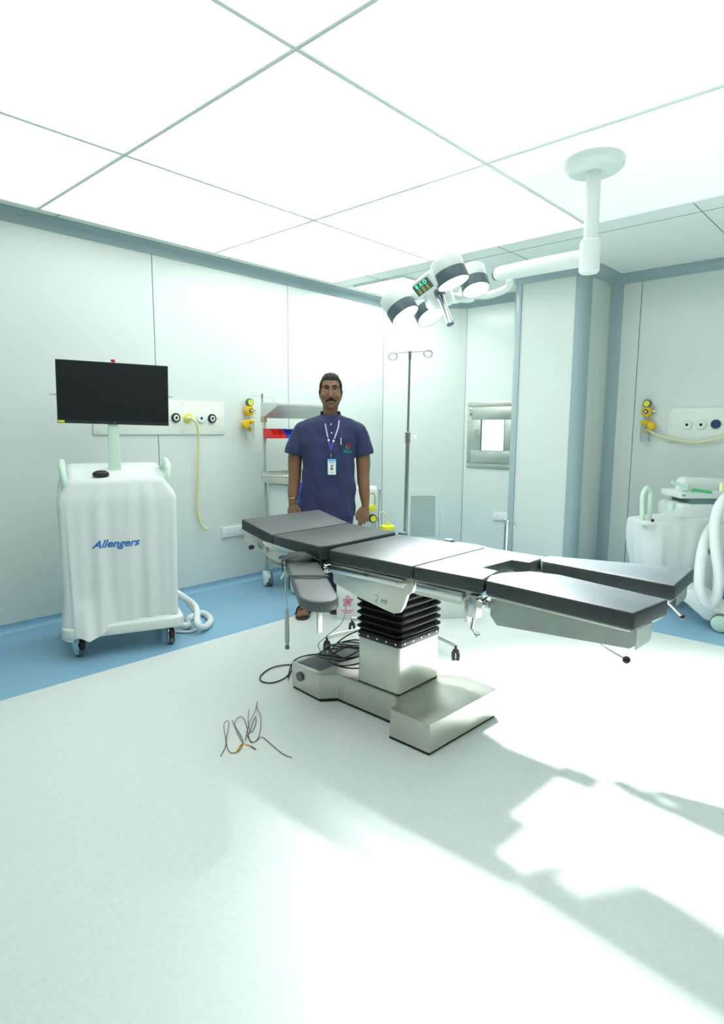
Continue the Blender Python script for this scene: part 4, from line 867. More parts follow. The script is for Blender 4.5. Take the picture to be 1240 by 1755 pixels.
# ================================================================ INSTRUMENT TROLLEY behind the person
x0, x1, y0, y1 = 3.20, 3.86, 3.68, 4.04
R_ = Thing('instrument_trolley', 'stainless instrument trolley with top canopy and white side panel behind the person', 'trolley', ((x0+x1)/2, (y0+y1)/2, 0))
zb = on_y(447, 715, y1).z
ztp = on_d(447, 690, on_z(461, 1004, 0).dot(FH)).z
for x, y in ((x0, y0), (x0, y1), (x1, y0), (x1, y1)):
    top = ztp-0.03 if y == y1 else 1.02
    bm = bmesh.new(); box2(bm, (x-0.013, y-0.013, 0.13), (x+0.013, y+0.013, top), 0.003); po = R_.add('post', bm, M['steel'], world=True)
    bm = bmesh.new(); box2(bm, (x-0.022, y-0.032, 0.055), (x+0.022, y+0.032, 0.135), 0.012)
    prism(bm, [(-0.02, 0.02), (0.03, 0.015), (0.055, 0.05), (0.05, 0.10), (0.02, 0.125), (-0.025, 0.12)], -0.022, 0.022, 0.004, m=Matrix.Translation((x, y, 0)) @ Matrix.Rotation(-PI/2-0.3, 4, 'Z') @ Matrix.Rotation(PI/2, 4, 'X'))
    cs = R_.add('caster', bm, M['white'], world=True)
    ax = Vector((0.85, -0.5, 0)).normalized(); bm = bmesh.new(); lathe(bm, [(0.004, -0.030), (0.040, -0.030), (0.055, -0.025), (0.056, 0.025), (0.040, 0.030), (0.004, 0.030)], (x+0.02, y-0.01, 0.056), ax, 28); R_.add('wheel', bm, M['wheelgrey'], cs, world=True)
    bm = bmesh.new(); lathe(bm, [(0.004, -0.034), (0.034, -0.032), (0.034, 0.032), (0.004, 0.034)], (x+0.02, y-0.01, 0.056), ax, 24); R_.add('wheel_cover', bm, M['white'], cs, world=True)
bm = bmesh.new()
prism(bm, [(y1+0.02, ztp), (y1-0.20, ztp-0.005), (y1-0.20, ztp-0.03), (y1-0.015, ztp-0.125), (y1+0.02, ztp-0.125)], x0-0.02, x1+0.02, 0.003, m=Matrix(((0, 0, 1, 0), (1, 0, 0, 0), (0, 1, 0, 0), (0, 0, 0, 1))))
R_.add('canopy', bm, M['canopysteel'], world=True)
bm = bmesh.new(); box2(bm, (x0-0.022, y1-0.02, ztp-0.16), (x0+0.016, y1+0.018, ztp-0.11), 0.003); R_.add('corner_tape', bm, M['wood'], world=True, label='tan corner piece')
zr = on_y(455, 737, y1-0.04).z
bm = bmesh.new(); box2(bm, (x0, y1-0.01, zr-0.012), (x1, y1, zr+0.012), 0.002); R_.add('bin_rail', bm, M['steel'], world=True)
zs = on_y(452, 808, y1).z
bm = bmesh.new()
box2(bm, (x0-0.02, y0-0.02, zs-0.09), (x1+0.02, y1+0.02, zs-0.08)); box2(bm, (x0-0.02, y0-0.02, zs-0.08), (x0-0.014, y1+0.02, zs), 0.001, 1); box2(bm, (x0-0.02, y0-0.02, zs-0.08), (x1+0.02, y0-0.014, zs), 0.001, 1); box2(bm, (x0-0.02, y1+0.014, zs-0.08), (x1+0.02, y1+0.02, zs), 0.001, 1); box2(bm, (x1+0.014, y0-0.02, zs-0.08), (x1+0.02, y1+0.02, zs), 0.001, 1)
R_.add('tray_shelf', bm, M['steel'], world=True)
bm = bmesh.new(); tube(bm, spline([(x0-0.01, y0+0.02, zs-0.02), (x0-0.07, y0+0.02, zs-0.02), (x0-0.085, y0+0.10, zs-0.02), (x0-0.085, y1-0.10, zs-0.02), (x0-0.07, y1-0.02, zs-0.02), (x0-0.01, y1-0.02, zs-0.02)], 6), 0.009, 10)
R_.add('push_handle', bm, M['chrome'], world=True)
bm = bmesh.new(); box2(bm, (x0+0.02, y0+0.0, 0.26), (x1-0.02, y1-0.02, zs-0.10), 0.004); R_.add('cabinet', bm, M['white'], world=True)
bm = bmesh.new(); box2(bm, (x0-0.005, y0-0.005, 0.19), (x1+0.005, y1+0.005, 0.205), 0.003); R_.add('bottom_shelf', bm, M['steel'], world=True)
zh = on_y(455, 681, y1).z
bm = bmesh.new(); tube(bm, [(x0, y1+0.02, ztp-0.05), (x0, y1+0.02, zh+0.01)], 0.006, 8); tube(bm, [(x0-0.10, y1+0.02, zh+0.012), (x0+0.11, y1+0.02, zh-0.008), (x0+0.11, y1+0.02, zh-0.035)], 0.003, 8); cyl(bm, (x0, y1+0.02, zh-0.01), (0, 0, 1), 0.011, 0.04, 12, 0.002); R_.add('drip_hook', bm, M['chrome'], world=True)
# bins hanging from the rail
def bin_(label, xa, xb, m):
    z1 = zr+0.008; z0 = z1-0.075; yb = y1-0.012; yf = yb-0.13
    B = Thing('storage_bin', label, 'bin', ((xa+xb)/2, (yf+yb)/2, z0), 0, 'small plastic bins on the trolley rail')
    bm = bmesh.new(); prof = [(yb, z0), (yf, z0), (yf-0.01, z0+0.03), (yf+0.015, z0+0.035), (yf+0.045, z1), (yb, z1)]; m_ = Matrix(((0, 0, 1, 0), (1, 0, 0, 0), (0, 1, 0, 0), (0, 0, 0, 1)))
    prism(bm, prof, xa, xa+0.003, m=m_); prism(bm, prof, xb-0.003, xb, m=m_); box2(bm, (xa, yf, z0), (xb, yb, z0+0.003)); box2(bm, (xa, yb-0.003, z0), (xb, yb, z1)); box2(bm, (xa, yf-0.005, z0), (xb, yf-0.001, z0+0.032)); B.add('tray', bm, M[m], world=True, smooth=False)
    bm = bmesh.new(); box2(bm, (xa, yb-0.004, z1-0.006), (xb, yb+0.004, z1+0.004), 0.001); B.add('hanging_lip', bm, M[m], world=True)
bx_e = [on_y(p, 742, y1-0.11).x for p in (464, 475, 486, 503)]
bin_('red bin nearest the corner post under the trolley canopy', bx_e[0], bx_e[1]-0.003, 'red')
bin_('red bin touching the blue bin under the trolley canopy', bx_e[1], bx_e[2]-0.003, 'red')
bin_('blue bin on the trolley rail beside the person', bx_e[2], bx_e[3], 'blue')
# blue pouch seen between the arm and the shirt
xq = on_y(514, 850, y0-0.03).x
PO = Thing('pouch', "blue pouch on the trolley, seen between the person's arm and shirt", 'pouch', (xq, y0-0.035, 0.70))
bm = bmesh.new(); box2(bm, (xq-0.03, y0-0.045, 0.70), (xq+0.045, y0-0.025, zs-0.07), 0.006); PO.add('body', bm, M['blue'], world=True)
bm = bmesh.new(); box2(bm, (xq-0.022, y0-0.047, 0.745), (xq+0.037, y0-0.044, 0.775), 0.001); PO.add('label', bm, M['white'], world=True)

# ================================================================ SUCTION UNIT right of the person
dU = 5.6
def up(x, y, d=dU): return on_d(x, y, d)
ub = up(640, 900); 
U = Thing('suction_unit', 'suction unit with yellow knobs and yellow-lidded jar right of the person', 'suction unit', (ub.x, ub.y, 0))
zt_ = up(640, 839).z; 
def ubox(name, xa, xb, za, zb_, dep, m, d=dU, bev=0.004):
    a, b = up(xa, 880, d), up(xb, 880, d); c = (a+b)/2+FH*dep/2; bm = bmesh.new()
    box(bm, (c.x, c.y, (za+zb_)/2), ((b-a).length, dep, abs(zb_-za)), bev, math.atan2(RH.y, RH.x)); return U.add(name, bm, m, world=True)
ubox('cabinet', 600, 645, 0.12, zt_, 0.30, M['white'], dU+0.08)
ubox('base', 598, 682, 0.075, 0.12, 0.36, M['white'], dU-0.05)
pp = up(650, 870); bm = bmesh.new(); cyl(bm, (pp.x, pp.y, 0.12), (0, 0, 1), 0.014, zt_-0.12, 16); cyl(bm, (pp.x, pp.y, zt_-0.02), (0, 0, 1), 0.019, 0.03, 16, 0.004); U.add('pole', bm, M['chrome'], world=True)
for (x, y, c, r) in ((636, 870, 'lemon', 0.034), (637, 888, 'blackplastic', 0.040)):
    q = up(x, y, dU+0.02); bm = bmesh.new(); lathe(bm, [(r*0.6, 0), (r, 0.01), (r, 0.035), (r*0.85, 0.045), (0.001, 0.046)], q, -FH+RH*0.3, 26); kn = U.add('knob', bm, M[c], world=True)
    if c == 'blackplastic':
        q = q+(-FH+RH*0.3).normalized()*0.04; bm = bmesh.new(); cyl(bm, q, -FH+RH*0.3, r*0.72, 0.012, 24, 0.003); U.add('gauge_face', bm, M['lemon'], kn, world=True)
q = up(635, 852, dU+0.03); bm = bmesh.new(); tube(bm, spline([q+Vector((0, 0, 0.03)), up(641, 846), up(642, 862), up(638, 872)], 6), 0.006, 8); U.add('pipe', bm, M['olive'], world=True)
jl = up(664, 903); ju = jl.z
bm = bmesh.new(); lathe(bm, [(0.001, 0.02), (0.05, 0.02), (0.066, 0.012), (0.070, 0.004), (0.070, -0.022), (0.060, -0.022)], jl, (0, 0, 1), 32); cyl(bm, jl+Vector((0, 0, 0.015)), (0, 0, 1), 0.02, 0.028, 18, 0.004); U.add('jar_lid', bm, M['lemon'], world=True)
bm = bmesh.new(); lathe(bm, [(0.001, -(ju-0.14)), (0.05, -(ju-0.14)), (0.06, -(ju-0.15)), (0.062, -0.015), (0.058, -0.015), (0.056, -(ju-0.155)), (0.001, -(ju-0.15))], jl, (0, 0, 1), 32); U.add('jar', bm, M['clear'], world=True)
bm = bmesh.new(); tube(bm, spline([jl+Vector((0, 0, 0.04)), up(664, 890), up(660, 880), up(654, 878), up(646, 884)], 7), 0.0065, 8); U.add('tube', bm, M['paleyellow'], world=True)
for x, dd in ((602, 0), (676, 0), (602, 0.28), (676, 0.28)):
    q = up(x, 900, dU+dd); bm = bmesh.new(); lathe(bm, [(0.003, -0.012), (0.037, -0.012), (0.037, 0.012), (0.003, 0.012)], (q.x, q.y, 0.038), RH, 20); U.add('caster', bm, M['wheelgrey'], world=True)

# ================================================================ MOBILE X-RAY UNIT at the right edge
dX = 4.55
def xp(x, y, d=dX): return on_d(x, y, d)
whl = on_z(1240, 1122, 0)
q0 = xp(1150, 1000, 4.5)
XR_ = Thing('xray_unit', 'white draped mobile x-ray unit with mint handles and thick hoses at the right edge', 'x-ray machine', (q0.x, q0.y, 0))
rU = math.atan2(RH.y, RH.x)
def xbox(name, x0_, x1_, y0_, y1_, d, dep, m, bev=0.02, parent=None, segs=4, label=None):
    a, b = xp(x0_, y1_, d), xp(x1_, y1_, d); t_ = xp((x0_+x1_)/2, y0_, d); c = (a+b)/2+FH*dep/2; bm = bmesh.new(); zc0 = (a.z+b.z)/2
    box(bm, (c.x, c.y, (t_.z+zc0)/2), ((b-a).length, dep, t_.z-zc0), bev, rU, segs=segs); return XR_.add(name, bm, m, parent, world=True, label=label)
# body under a translucent white cover (bulging, slightly creased)
a, b = xp(1098, 1040, 4.43), xp(1232, 1040, 4.43)
ztb = xp(1150, 892, 4.43).z; zbb = 0.16
ux = (b-a).normalized(); bw, bd = (b-a).length/2+0.12, 0.20; cb_ = (a+ux*bw); cb_ = Vector((cb_.x, cb_.y, 0))+FH*bd
def cov(s, v):
    x, y, nx, ny = per(s, bw*(1.0-0.10*v+0.0), bd*(1-0.05*v), 0, 0, 0.09)
    f = (0.002+0.009*v)*(math.sin(s*63+v*3)+0.7*math.sin(s*111+v*2+1))+0.02*math.sin(PI*min(1, v*1.4))
    z = ztb-(ztb-zbb)*v+(0.03*(x/bw) if v < 0.2 else 0)
    return cb_+ux*(x+nx*f)+FH*(y+ny*f)+Vector((0, 0, z))
bm = bmesh.new(); V = grid_surface(bm, cov, 160, 26, True); prev = [V[i][0] for i in range(160)]; top0 = [v.co.copy() for v in prev]; cT = sum(top0, Vector())/160
for k in range(1, 6):
    nr_ = [bm.verts.new(cT.lerp(top0[i], 1-k/6)+Vector((0, 0, 0.035*(1-(1-k/6)**2)))) for i in range(160)]
    for i in range(160): bm.faces.new((prev[i], prev[(i+1) % 160], nr_[(i+1) % 160], nr_[i]))
    prev = nr_
bm.faces.new(prev); bm.faces.new([V[i][-1] for i in range(160)])
XR_.add('body', bm, M['cloth'], world=True, angle=80, label='white covered body')
# upright handle
H_ = lambda x, y, d=4.48: xp(x, y, d)
bm = bmesh.new(); tube(bm, spline([H_(1100, 893), H_(1100, 865), H_(1101, 848), H_(1108, 836, 4.5), H_(1114, 842, 4.54), H_(1114, 860, 4.54), H_(1112, 893, 4.54)], 7), 0.017, 12); XR_.add('side_handle', bm, M['mint'], world=True)
bm = bmesh.new(); cyl(bm, H_(1117, 892, 4.41), -FH, 0.012, 0.01, 16, 0.003); XR_.add('bolt', bm, M['blackplastic'], world=True)
q = H_(1105, 895, 4.46); bm = bmesh.new(); box(bm, (q.x, q.y, q.z), (0.10, 0.12, 0.03), 0.008, rU); XR_.add('handle_mount', bm, M['white'], world=True)
# superstructure
sb = xbox('generator_box', 1163, 1262, 864, 892, 4.48, 0.35, M['white'], 0.03)
xbox('shelf', 1164, 1262, 843, 855, 4.48, 0.30, M['white'], 0.012)
xbox('vent_band', 1182, 1255, 855, 864, 4.50, 0.28, M['grillehole'], 0.002, label='grey-green slatted band')
bk = xp(1215, 835, 4.6)
bm = bmesh.new(); a, b = xp(1167, 848, 4.58), xp(1275, 848, 4.58); t_ = xp(1167, 822, 4.58); c = (a+b)/2+FH*0.06; box(bm, (c.x, c.y, (a.z+t_.z)/2-0.005), ((b-a).length, 0.14, t_.z-a.z+0.03), 0.045, Matrix.Rotation(rU, 4, 'Z') @ Matrix.Rotation(0.04, 4, 'Y'), segs=5); XR_.add('upper_cover', bm, M['white'], world=True)
bm = bmesh.new(); tube(bm, spline([xp(1151, 826, 4.48), xp(1163, 830, 4.48), xp(1172, 834, 4.48)], 5), 0.011, 10); q = xp(1173, 834, 4.50); cyl(bm, (q.x, q.y, q.z-0.03), (0, 0, 1), 0.03, 0.055, 20, 0.008); XR_.add('steering_lever', bm, M['mint'], world=True)
bm = bmesh.new(); q = xp(1149, 872, 4.46); lathe(bm, [(0.025, -0.01), (0.032, 0.045), (0.034, 0.055), (0.001, 0.058)], q, (0, 0, 1), 24); tube(bm, [q+Vector((0, 0, 0.045)), q+Vector((0, 0, 0.055))-RH*0.05], 0.009, 8); XR_.add('brake_knob', bm, M['mint'], world=True)
bm = bmesh.new(); a = xp(1187, 839, 4.48); b = xp(1219, 844, 4.48); tube(bm, [a, b], 0.010, 8, 0.6); tube(bm, [a, xp(1186, 843, 4.48)], 0.008, 8); XR_.add('green_strip', bm, mat('green_plastic', (0.10, 0.62, 0.18), 0.4), world=True)
bm = bmesh.new(); 
for x in (1169.5, 1173): 
    q = xp(x, 849, 4.475); cyl(bm, q, -FH, 0.004, 0.006, 10)
XR_.add('buttons', bm, M['dark'], world=True)
# hoses
D1 = 3.92
bm = bmesh.new(); tube(bm, spline([xp(1262, 840, D1), xp(1244, 852, D1), xp(1230, 872, D1), xp(1224, 905, D1), xp(1226, 945, D1), xp(1231, 985, D1), xp(1228, 1020, D1), xp(1217, 1037, D1), xp(1205, 1028, D1), xp(1198, 1000, D1), xp(1200, 960, D1+.05), xp(1208, 925, D1+.1), xp(1222, 900, D1+.2), xp(1245, 885, D1+.25)], 8), 0.0325, 18)
XR_.add('hose', bm, M['hose'], world=True, label='thick white hose hanging in a loop')
bm = bmesh.new(); q = xp(1235, 842, D1); tube(bm, [q, xp(1237, 828, D1)], 0.012, 10); XR_.add('hose_clip', bm, M['paleyellow'], world=True)
bm = bmesh.new(); q = xp(1216, 912, 4.32); cyl(bm, q, -FH-RH*0.3, 0.03, 0.03, 20, 0.004); cyl(bm, xp(1219, 945, 4.34), -FH, 0.03, 0.03, 16, 0.004); XR_.add('connector', bm, M['wheelgrey'], world=True)
# sloping leg cover, wheel and guard
A_, B_ = on_d(1143, 1046, 4.32), on_d(1275, 1110, 4.0)
dv = Vector((B_.x-A_.x, B_.y-A_.y, 0)); Lw = dv.length; an = math.atan2(dv.y, dv.x)
bm = bmesh.new(); za_, zb2 = on_d(1143, 1046, 4.32).z, on_d(1262, 1104, 4.0).z
t1, t2 = on_d(1170, 1030, 4.34).z, on_d(1235, 1085, 4.05).z
bm = bmesh.new(); prism(bm, [(0, 0.23), (0.05, 0.25), (0.20, 0.25), (Lw*0.72, 0.15), (Lw, 0.15), (Lw, 0.06), (Lw*0.55, 0.06), (0.10, 0.19)], -0.10, 0.16, 0.015, 3, m=Matrix.Translation((A_.x, A_.y, 0)) @ Matrix.Rotation(an, 4, 'Z') @ Matrix.Rotation(PI/2, 4, 'X'))
XR_.add('leg_cover', bm, M['white'], world=True)
wc = on_d(1231, 1104, 3.95); bm = bmesh.new(); wx = Vector((-dv.y, dv.x, 0)).normalized()
lathe(bm, [(0.01, -0.03), (0.045, -0.03), (0.055, -0.022), (0.055, 0.022), (0.045, 0.03), (0.01, 0.03)], (wc.x, wc.y, 0.062), wx, 30); wl = XR_.add('wheel', bm, M['mint'], world=True)
bm = bmesh.new(); lathe(bm, [(0.052, -0.020), (0.062, -0.016), (0.062, 0.016), (0.052, 0.020)], (wc.x, wc.y, 0.062), wx, 32); XR_.add('tyre', bm, M['wheelgrey'], wl, world=True)
bm = bmesh.new(); tube(bm, spline([xp(1215, 1062, 4.05), xp(1232, 1050, 4.05), xp(1262, 1040, 4.05)], 6), 0.016, 10); tube(bm, spline([xp(1226, 1085, 4.0), xp(1228, 1066, 4.0), xp(1246, 1056, 4.0), xp(1262, 1054, 4.0)], 6), 0.010, 10); XR_.add('guard_tube', bm, M['hose'], world=True)
# ================================================================ THE PERSON
PB = Vector((3.044, 3.14, 0)); dn = Vector((PB.x, PB.y, 0)).normalized(); rp = Vector((dn.y, -dn.x, 0))
PE = Thing('person', 'person with moustache in navy short-sleeved uniform and lanyard standing behind the table', 'person', tuple(PB), math.atan2(rp.y, rp.x))
# local: x to the right of the picture, y away from the camera, z up
def blob(bm, pts, rs, seg=18, flat=1.0):
    P = spline(pts, 6); n = len(P); R = []
    for i in range(n):
        f = i/6; k = min(int(f), len(rs)-2); t = f-k; t = t*t*(3-2*t); R.append(rs[k]*(1-t)+rs[k+1]*t)
    R[-1] = rs[-1]; tube(bm, P, R, seg, flat); ball(bm, P[0], R[0]*0.99, 16); ball(bm, P[-1], R[-1]*0.99, 16)
def hand(bm, W, sgn, palm_dir, fwd):
    """W wrist; sgn = side on which the thumb lies (+x or -x)"""
    W = Vector(W); d = Vector(palm_dir).normalized(); s = Vector((sgn, 0, 0)); s = (s-d*s.dot(d)).normalized(); n = d.cross(s).normalized()
    if n.y > 0: n = -n          # n points at the camera
    for k in range(5):
        t = k/4; c = W+d*(0.012+0.070*t)
        ball(bm, c, 1, 14, Matrix((s*(0.026+0.014*t), d*0.022, n*(0.017-0.002*t))).transposed().to_4x4())
    kn = W+d*0.088
    lens = (0.070, 0.078, 0.072, 0.056); curl = (0.35, 0.42, 0.5, 0.62)
    for i in range(4):
        off = 0.030-0.0195*i; st = kn+s*off-d*(0.004*i if i > 1 else 0)
        c = curl[i]; L = lens[i]; dirn = lambda a: (d*math.cos(a)+(-n*0.25+s*0.0+Vector((0, 0.0, 0)))*math.sin(a)*1.0+s*(0.05-0.04*i)+(-s*sgn*0)).normalized()
        p1 = st+dirn(c*0.3)*L*0.45; p2 = p1+(d*math.cos(c*1.3)+(n*(-0.9))*math.sin(c*1.3)).normalized()*L*0.32; p3 = p2+(d*math.cos(c*2.2)+(n*(-0.9))*math.sin(c*2.2)).normalized()*L*0.26
        blob(bm, [st-d*0.02, st, p1, p2, p3], [0.0095, 0.0098, 0.0088, 0.0080, 0.0068], 12)
    t0 = W+d*0.028+s*0.022; t1 = W+d*0.058+s*0.046+n*0.008; t2 = W+d*0.088+s*0.053+n*0.010; t3 = W+d*0.112+s*0.049+n*0.008
    blob(bm, [t0, t1, t2, t3], [0.015, 0.0128, 0.0108, 0.0082], 12)
def sheet(bm, G, th, dirv=Vector((0, 1, 0))):
    """closed thin sheet from a grid of front points G[i][j], back pushed along dirv by th"""
    t = bmesh.new(); n, m = len(G), len(G[0]); A = [[t.verts.new(p) for p in r] for r in G]; B = [[t.verts.new(p+dirv*th) for p in r] for r in G]
    for i in range(n-1):
        for k in range(m-1):
            t.faces.new((A[i][k], A[i+1][k], A[i+1][k+1], A[i][k+1])); t.faces.new((B[i][k+1], B[i+1][k+1], B[i+1][k], B[i][k]))
    for i in range(n-1): t.faces.new((A[i][0], B[i][0], B[i+1][0], A[i+1][0])); t.faces.new((A[i][m-1], A[i+1][m-1], B[i+1][m-1], B[i][m-1]))
    for k in range(m-1): t.faces.new((A[0][k], A[0][k+1], B[0][k+1], B[0][k])); t.faces.new((A[n-1][k], B[n-1][k], B[n-1][k+1], A[n-1][k+1]))
    bmesh.ops.recalc_face_normals(t, faces=t.faces[:]); merge(bm, t)
bm = bmesh.new()
# torso and limbs
blob(bm, [(0.02, 0.01, 0.80), (0.02, 0.01, 0.95), (0.02, 0.01, 1.15), (0.025, 0.015, 1.30)], [0.12, 0.115, 0.12, 0.085], 24, 0.8)
blob(bm, [(0.027, 0.035, 1.33), (0.026, 0.034, 1.42), (0.027, 0.030, 1.52)], [0.052, 0.052, 0.054], 22)
blob(bm, [(-0.05, 0.02, 1.315), (-0.15, 0.02, 1.315), (-0.202, 0.02, 1.25), (-0.225, 0.02, 1.12), (-0.229, 0.01, 0.985), (-0.238, -0.01, 0.90), (-0.245, -0.03, 0.82)], [0.04, 0.050, 0.052, 0.050, 0.044, 0.040, 0.0275], 20)
blob(bm, [(0.10, 0.02, 1.315), (0.20, 0.02, 1.315), (0.240, 0.02, 1.25), (0.260, 0.02, 1.12), (0.262, 0.01, 0.985), (0.268, -0.01, 0.90), (0.276, -0.03, 0.80)], [0.04, 0.050, 0.052, 0.052, 0.045, 0.041, 0.028], 20)
hand(bm, (-0.246, -0.032, 0.815), 1, (0.06, -0.05, -1), 1)
hand(bm, (0.277, -0.032, 0.795), -1, (-0.12, -0.06, -1), 1)
for sx, fx, fy in ((-0.06, -0.155, 0), (0.10, 0.085, 0.125)):
    blob(bm, [(sx, 0.02, 0.80), (sx-0.01, 0.02, 0.48), (fx*0.9, 0.03+fy*0.7, 0.25), (fx, 0.03+fy, 0.09)], [0.085, 0.06, 0.048, 0.036], 16)
    for k in range(7):
        t = k/6; ball(bm, (fx-0.02*t, 0.035+fy-0.20*t, 0.050-0.022*t+0.006), (0.032+0.012*math.sin(t*2.6), 0.035, 0.034-0.014*t), 14)
    for k in range(5): ball(bm, (fx-0.056+0.019*k if fx < 0 else fx-0.036+0.019*k, fy-0.190+0.010*abs(k-1.0), 0.030), (0.011, 0.022, 0.011), 10)
# head
hx, hy = 0.029, 0.012
ball(bm, (hx, hy+0.018, 1.625), (0.0745, 0.092, 0.086), 28)
ball(bm, (hx, hy-0.010, 1.580), (0.0715, 0.074, 0.075), 26)
ball(bm, (hx, hy-0.008, 1.545), (0.072, 0.068, 0.062), 24); ball(bm, (hx, hy-0.022, 1.517), (0.062, 0.056, 0.046), 24)
ball(bm, (hx, hy-0.045, 1.490), (0.032, 0.030, 0.023), 18)          # chin
for s in (-1, 1):
    ball(bm, (hx+s*0.040, hy-0.052, 1.562), (0.026, 0.024, 0.026), 16)  # cheeks
    ball(bm, (hx+s*0.030, hy-0.070, 1.627), (0.026, 0.014, 0.009), 14, Matrix.Rotation(s*0.1, 4, 'Y'))  # brow ridge
    ball(bm, (hx+s*0.0745, hy+0.022, 1.578), (0.009, 0.018, 0.031), 14)  # ears
    ball(bm, (hx+s*0.079, hy+0.024, 1.590), (0.008, 0.017, 0.018), 12)
    ball(bm, (hx+s*0.012, hy-0.092, 1.552), (0.008, 0.010, 0.008), 12)  # nostrils
blob(bm, [(hx, hy-0.078, 1.618), (hx, hy-0.092, 1.585), (hx, hy-0.103, 1.558)], [0.0075, 0.0095, 0.0120], 12)
ball(bm, (hx, hy-0.078, 1.528), (0.030, 0.018, 0.014), 14)
ball(bm, (hx, hy-0.078, 1.513), (0.026, 0.015, 0.010), 14)
body = PE.add('body', bm, M['skin']); remesh(body, 0.0038, 3, 0.5)
# eye sockets pressed in
for v in body.data.vertices:
    for s in (-1, 1):
        dx, dz = (v.co.x-(hx+s*0.031))/0.020, (v.co.z-1.606)/0.011
        if v.co.y < hy-0.03: v.co.y += 0.008*math.exp(-(dx*dx+dz*dz))
    dz = (v.co.z-1.5195)/0.0022
    if v.co.y < hy-0.05 and abs(v.co.x-hx) < 0.030 and 1.5 < v.co.z < 1.54: v.co.y += 0.004*math.exp(-dz*dz)
bvh = BVHTree.FromObject(body, bpy.context.evaluated_depsgraph_get())
def fronty(bv, x, z): 
    h = bv.ray_cast(Vector((x, -1, z)), Vector((0, 1, 0))); return h[0].y if h[0] else 0.0
# eyes, brows, moustache, lips, forehead marks
for s in (-1, 1):
    y = fronty(bvh, hx+s*0.031, 1.606)
    bm = bmesh.new(); ball(bm, (hx+s*0.031, y+0.0065, 1.606), (0.0125, 0.010, 0.0058), 18); e = PE.add('eye', bm, M['eye'], body)
    bm = bmesh.new(); ball(bm, (hx+s*0.031, y-0.0015, 1.606), (0.0058, 0.0035, 0.0056), 14); PE.add('iris', bm, M['iris'], body)
    bm = bmesh.new(); tube(bm, spline([(hx+s*0.016, fronty(bvh, hx+s*.016, 1.6115)-0.0006, 1.610), (hx+s*0.031, fronty(bvh, hx+s*.031, 1.613)-0.0008, 1.6130), (hx+s*0.046, fronty(bvh, hx+s*.046, 1.610)-0.0004, 1.608)], 5), 0.0016, 6); PE.add('eyelid', bm, M['hair'], body)
    bm = bmesh.new(); tube(bm, spline([(hx+s*q, fronty(bvh, hx+s*q, z)-0.0008, z) for q, z in ((0.012, 1.6245), (0.026, 1.630), (0.040, 1.629), (0.052, 1.621))], 5), [0.0034]*5+[0.0044]*5+[0.0034]*5+[0.0014], 8, 0.8); PE.add('eyebrow', bm, M['hair'], body)
bm = bmesh.new()
def mus(u, v):
    q = (u-0.5)*2; x = hx+q*0.040; zc = 1.534-0.012*q*q-0.005*abs(q)**3; hgt = 0.021*(1-0.40*abs(q)); z = zc+hgt*(v-0.45)
    return Vector((x, fronty(bvh, x, z)-0.0045*math.sin(PI*min(max(v, 0.0), 1))*(1-0.5*abs(q))-0.001, z))
MG = [[mus(i/24, k/8) for k in range(9)] for i in range(25)]
sheet(bm, MG, 0.003)
PE.add('moustache', bm, M['hair'], body)
bm = bmesh.new(); grid_surface(bm, lambda u, v: Vector((hx+(u-0.5)*0.044, fronty(bvh, hx+(u-0.5)*0.044, 1.5135+(v-0.5)*0.012*(1-abs(u-.5)*1.6))-0.0010, 1.5135+(v-0.5)*0.012*(1-abs(u-.5)*1.6))), 15, 5); PE.add('lips', bm, M['lip'], body)
bm = bmesh.new(); y = fronty(bvh, hx+0.002, 1.648); ball(bm, (hx+0.002, y, 1.649), (0.0042, 0.0016, 0.005), 12); PE.add('forehead_mark', bm, M['tilak'], body, label='small dark red dot on the forehead')
# hair: grown from the scalp region of the head
bm = bmesh.new(); bm.from_mesh(body.data); bm.verts.ensure_lookup_table(); keep = []
def hairw(co):
    x, y, z = abs(co.x-hx), co.y-hy, co.z; t = (y+0.078)/0.085
    if z < 1.50: return -1
    side = max(0, min(1, (x-0.045)/0.02))
    line = 1.670-0.004*math.cos((co.x-hx)*40)-0.018*max(0, min(1, t))*1.0
    if side > 0.5 and t > 0.55: line = 1.635-0.065*min(1, (t-0.55)/0.2)
    if t > 1.05: line = 1.595 if t < 1.35 and z > 1.54 and x > 0.079 else 1.525
    return z-line
for v in bm.verts:
    if hairw(v.co) > 0 and not (abs(v.co.x-hx) > 0.0775 and v.co.z < 1.612 and 0.005 < v.co.y-hy < 0.05): keep.append(v.index)
keep = set(keep); bmesh.ops.delete(bm, geom=[v for v in bm.verts if v.index not in keep], context='VERTS')
bm.normal_update()
for v in bm.verts:
    h = hairw(v.co); v.co += v.normal*(0.0015+min(1, h/0.02)*0.0055+(0.007 if v.co.z > 1.68 else 0)*min(1, (v.co.z-1.68)/0.02)+0.0012*math.sin(v.co.x*260+v.co.y*60))
hr = PE.add('hair', bm, M['hair'], body)
# trousers
bm = bmesh.new()
blob(bm, [(0.005, 0.02, 0.70), (0.005, 0.02, 0.86)], [0.165, 0.17], 24, 0.72)
for sx, fx, fy in ((-0.075, -0.137, 0), (0.095, 0.083, 0.125)):
    blob(bm, [(sx, 0.02, 0.80), (sx-0.005, 0.02, 0.50), (fx*0.95, 0.03+fy*0.7, 0.25), (fx, 0.035+fy, 0.075)], [0.105, 0.090, 0.078, 0.074], 20)
tr = PE.add('trousers', bm, M['navy'], body); remesh(tr, 0.008, 4)
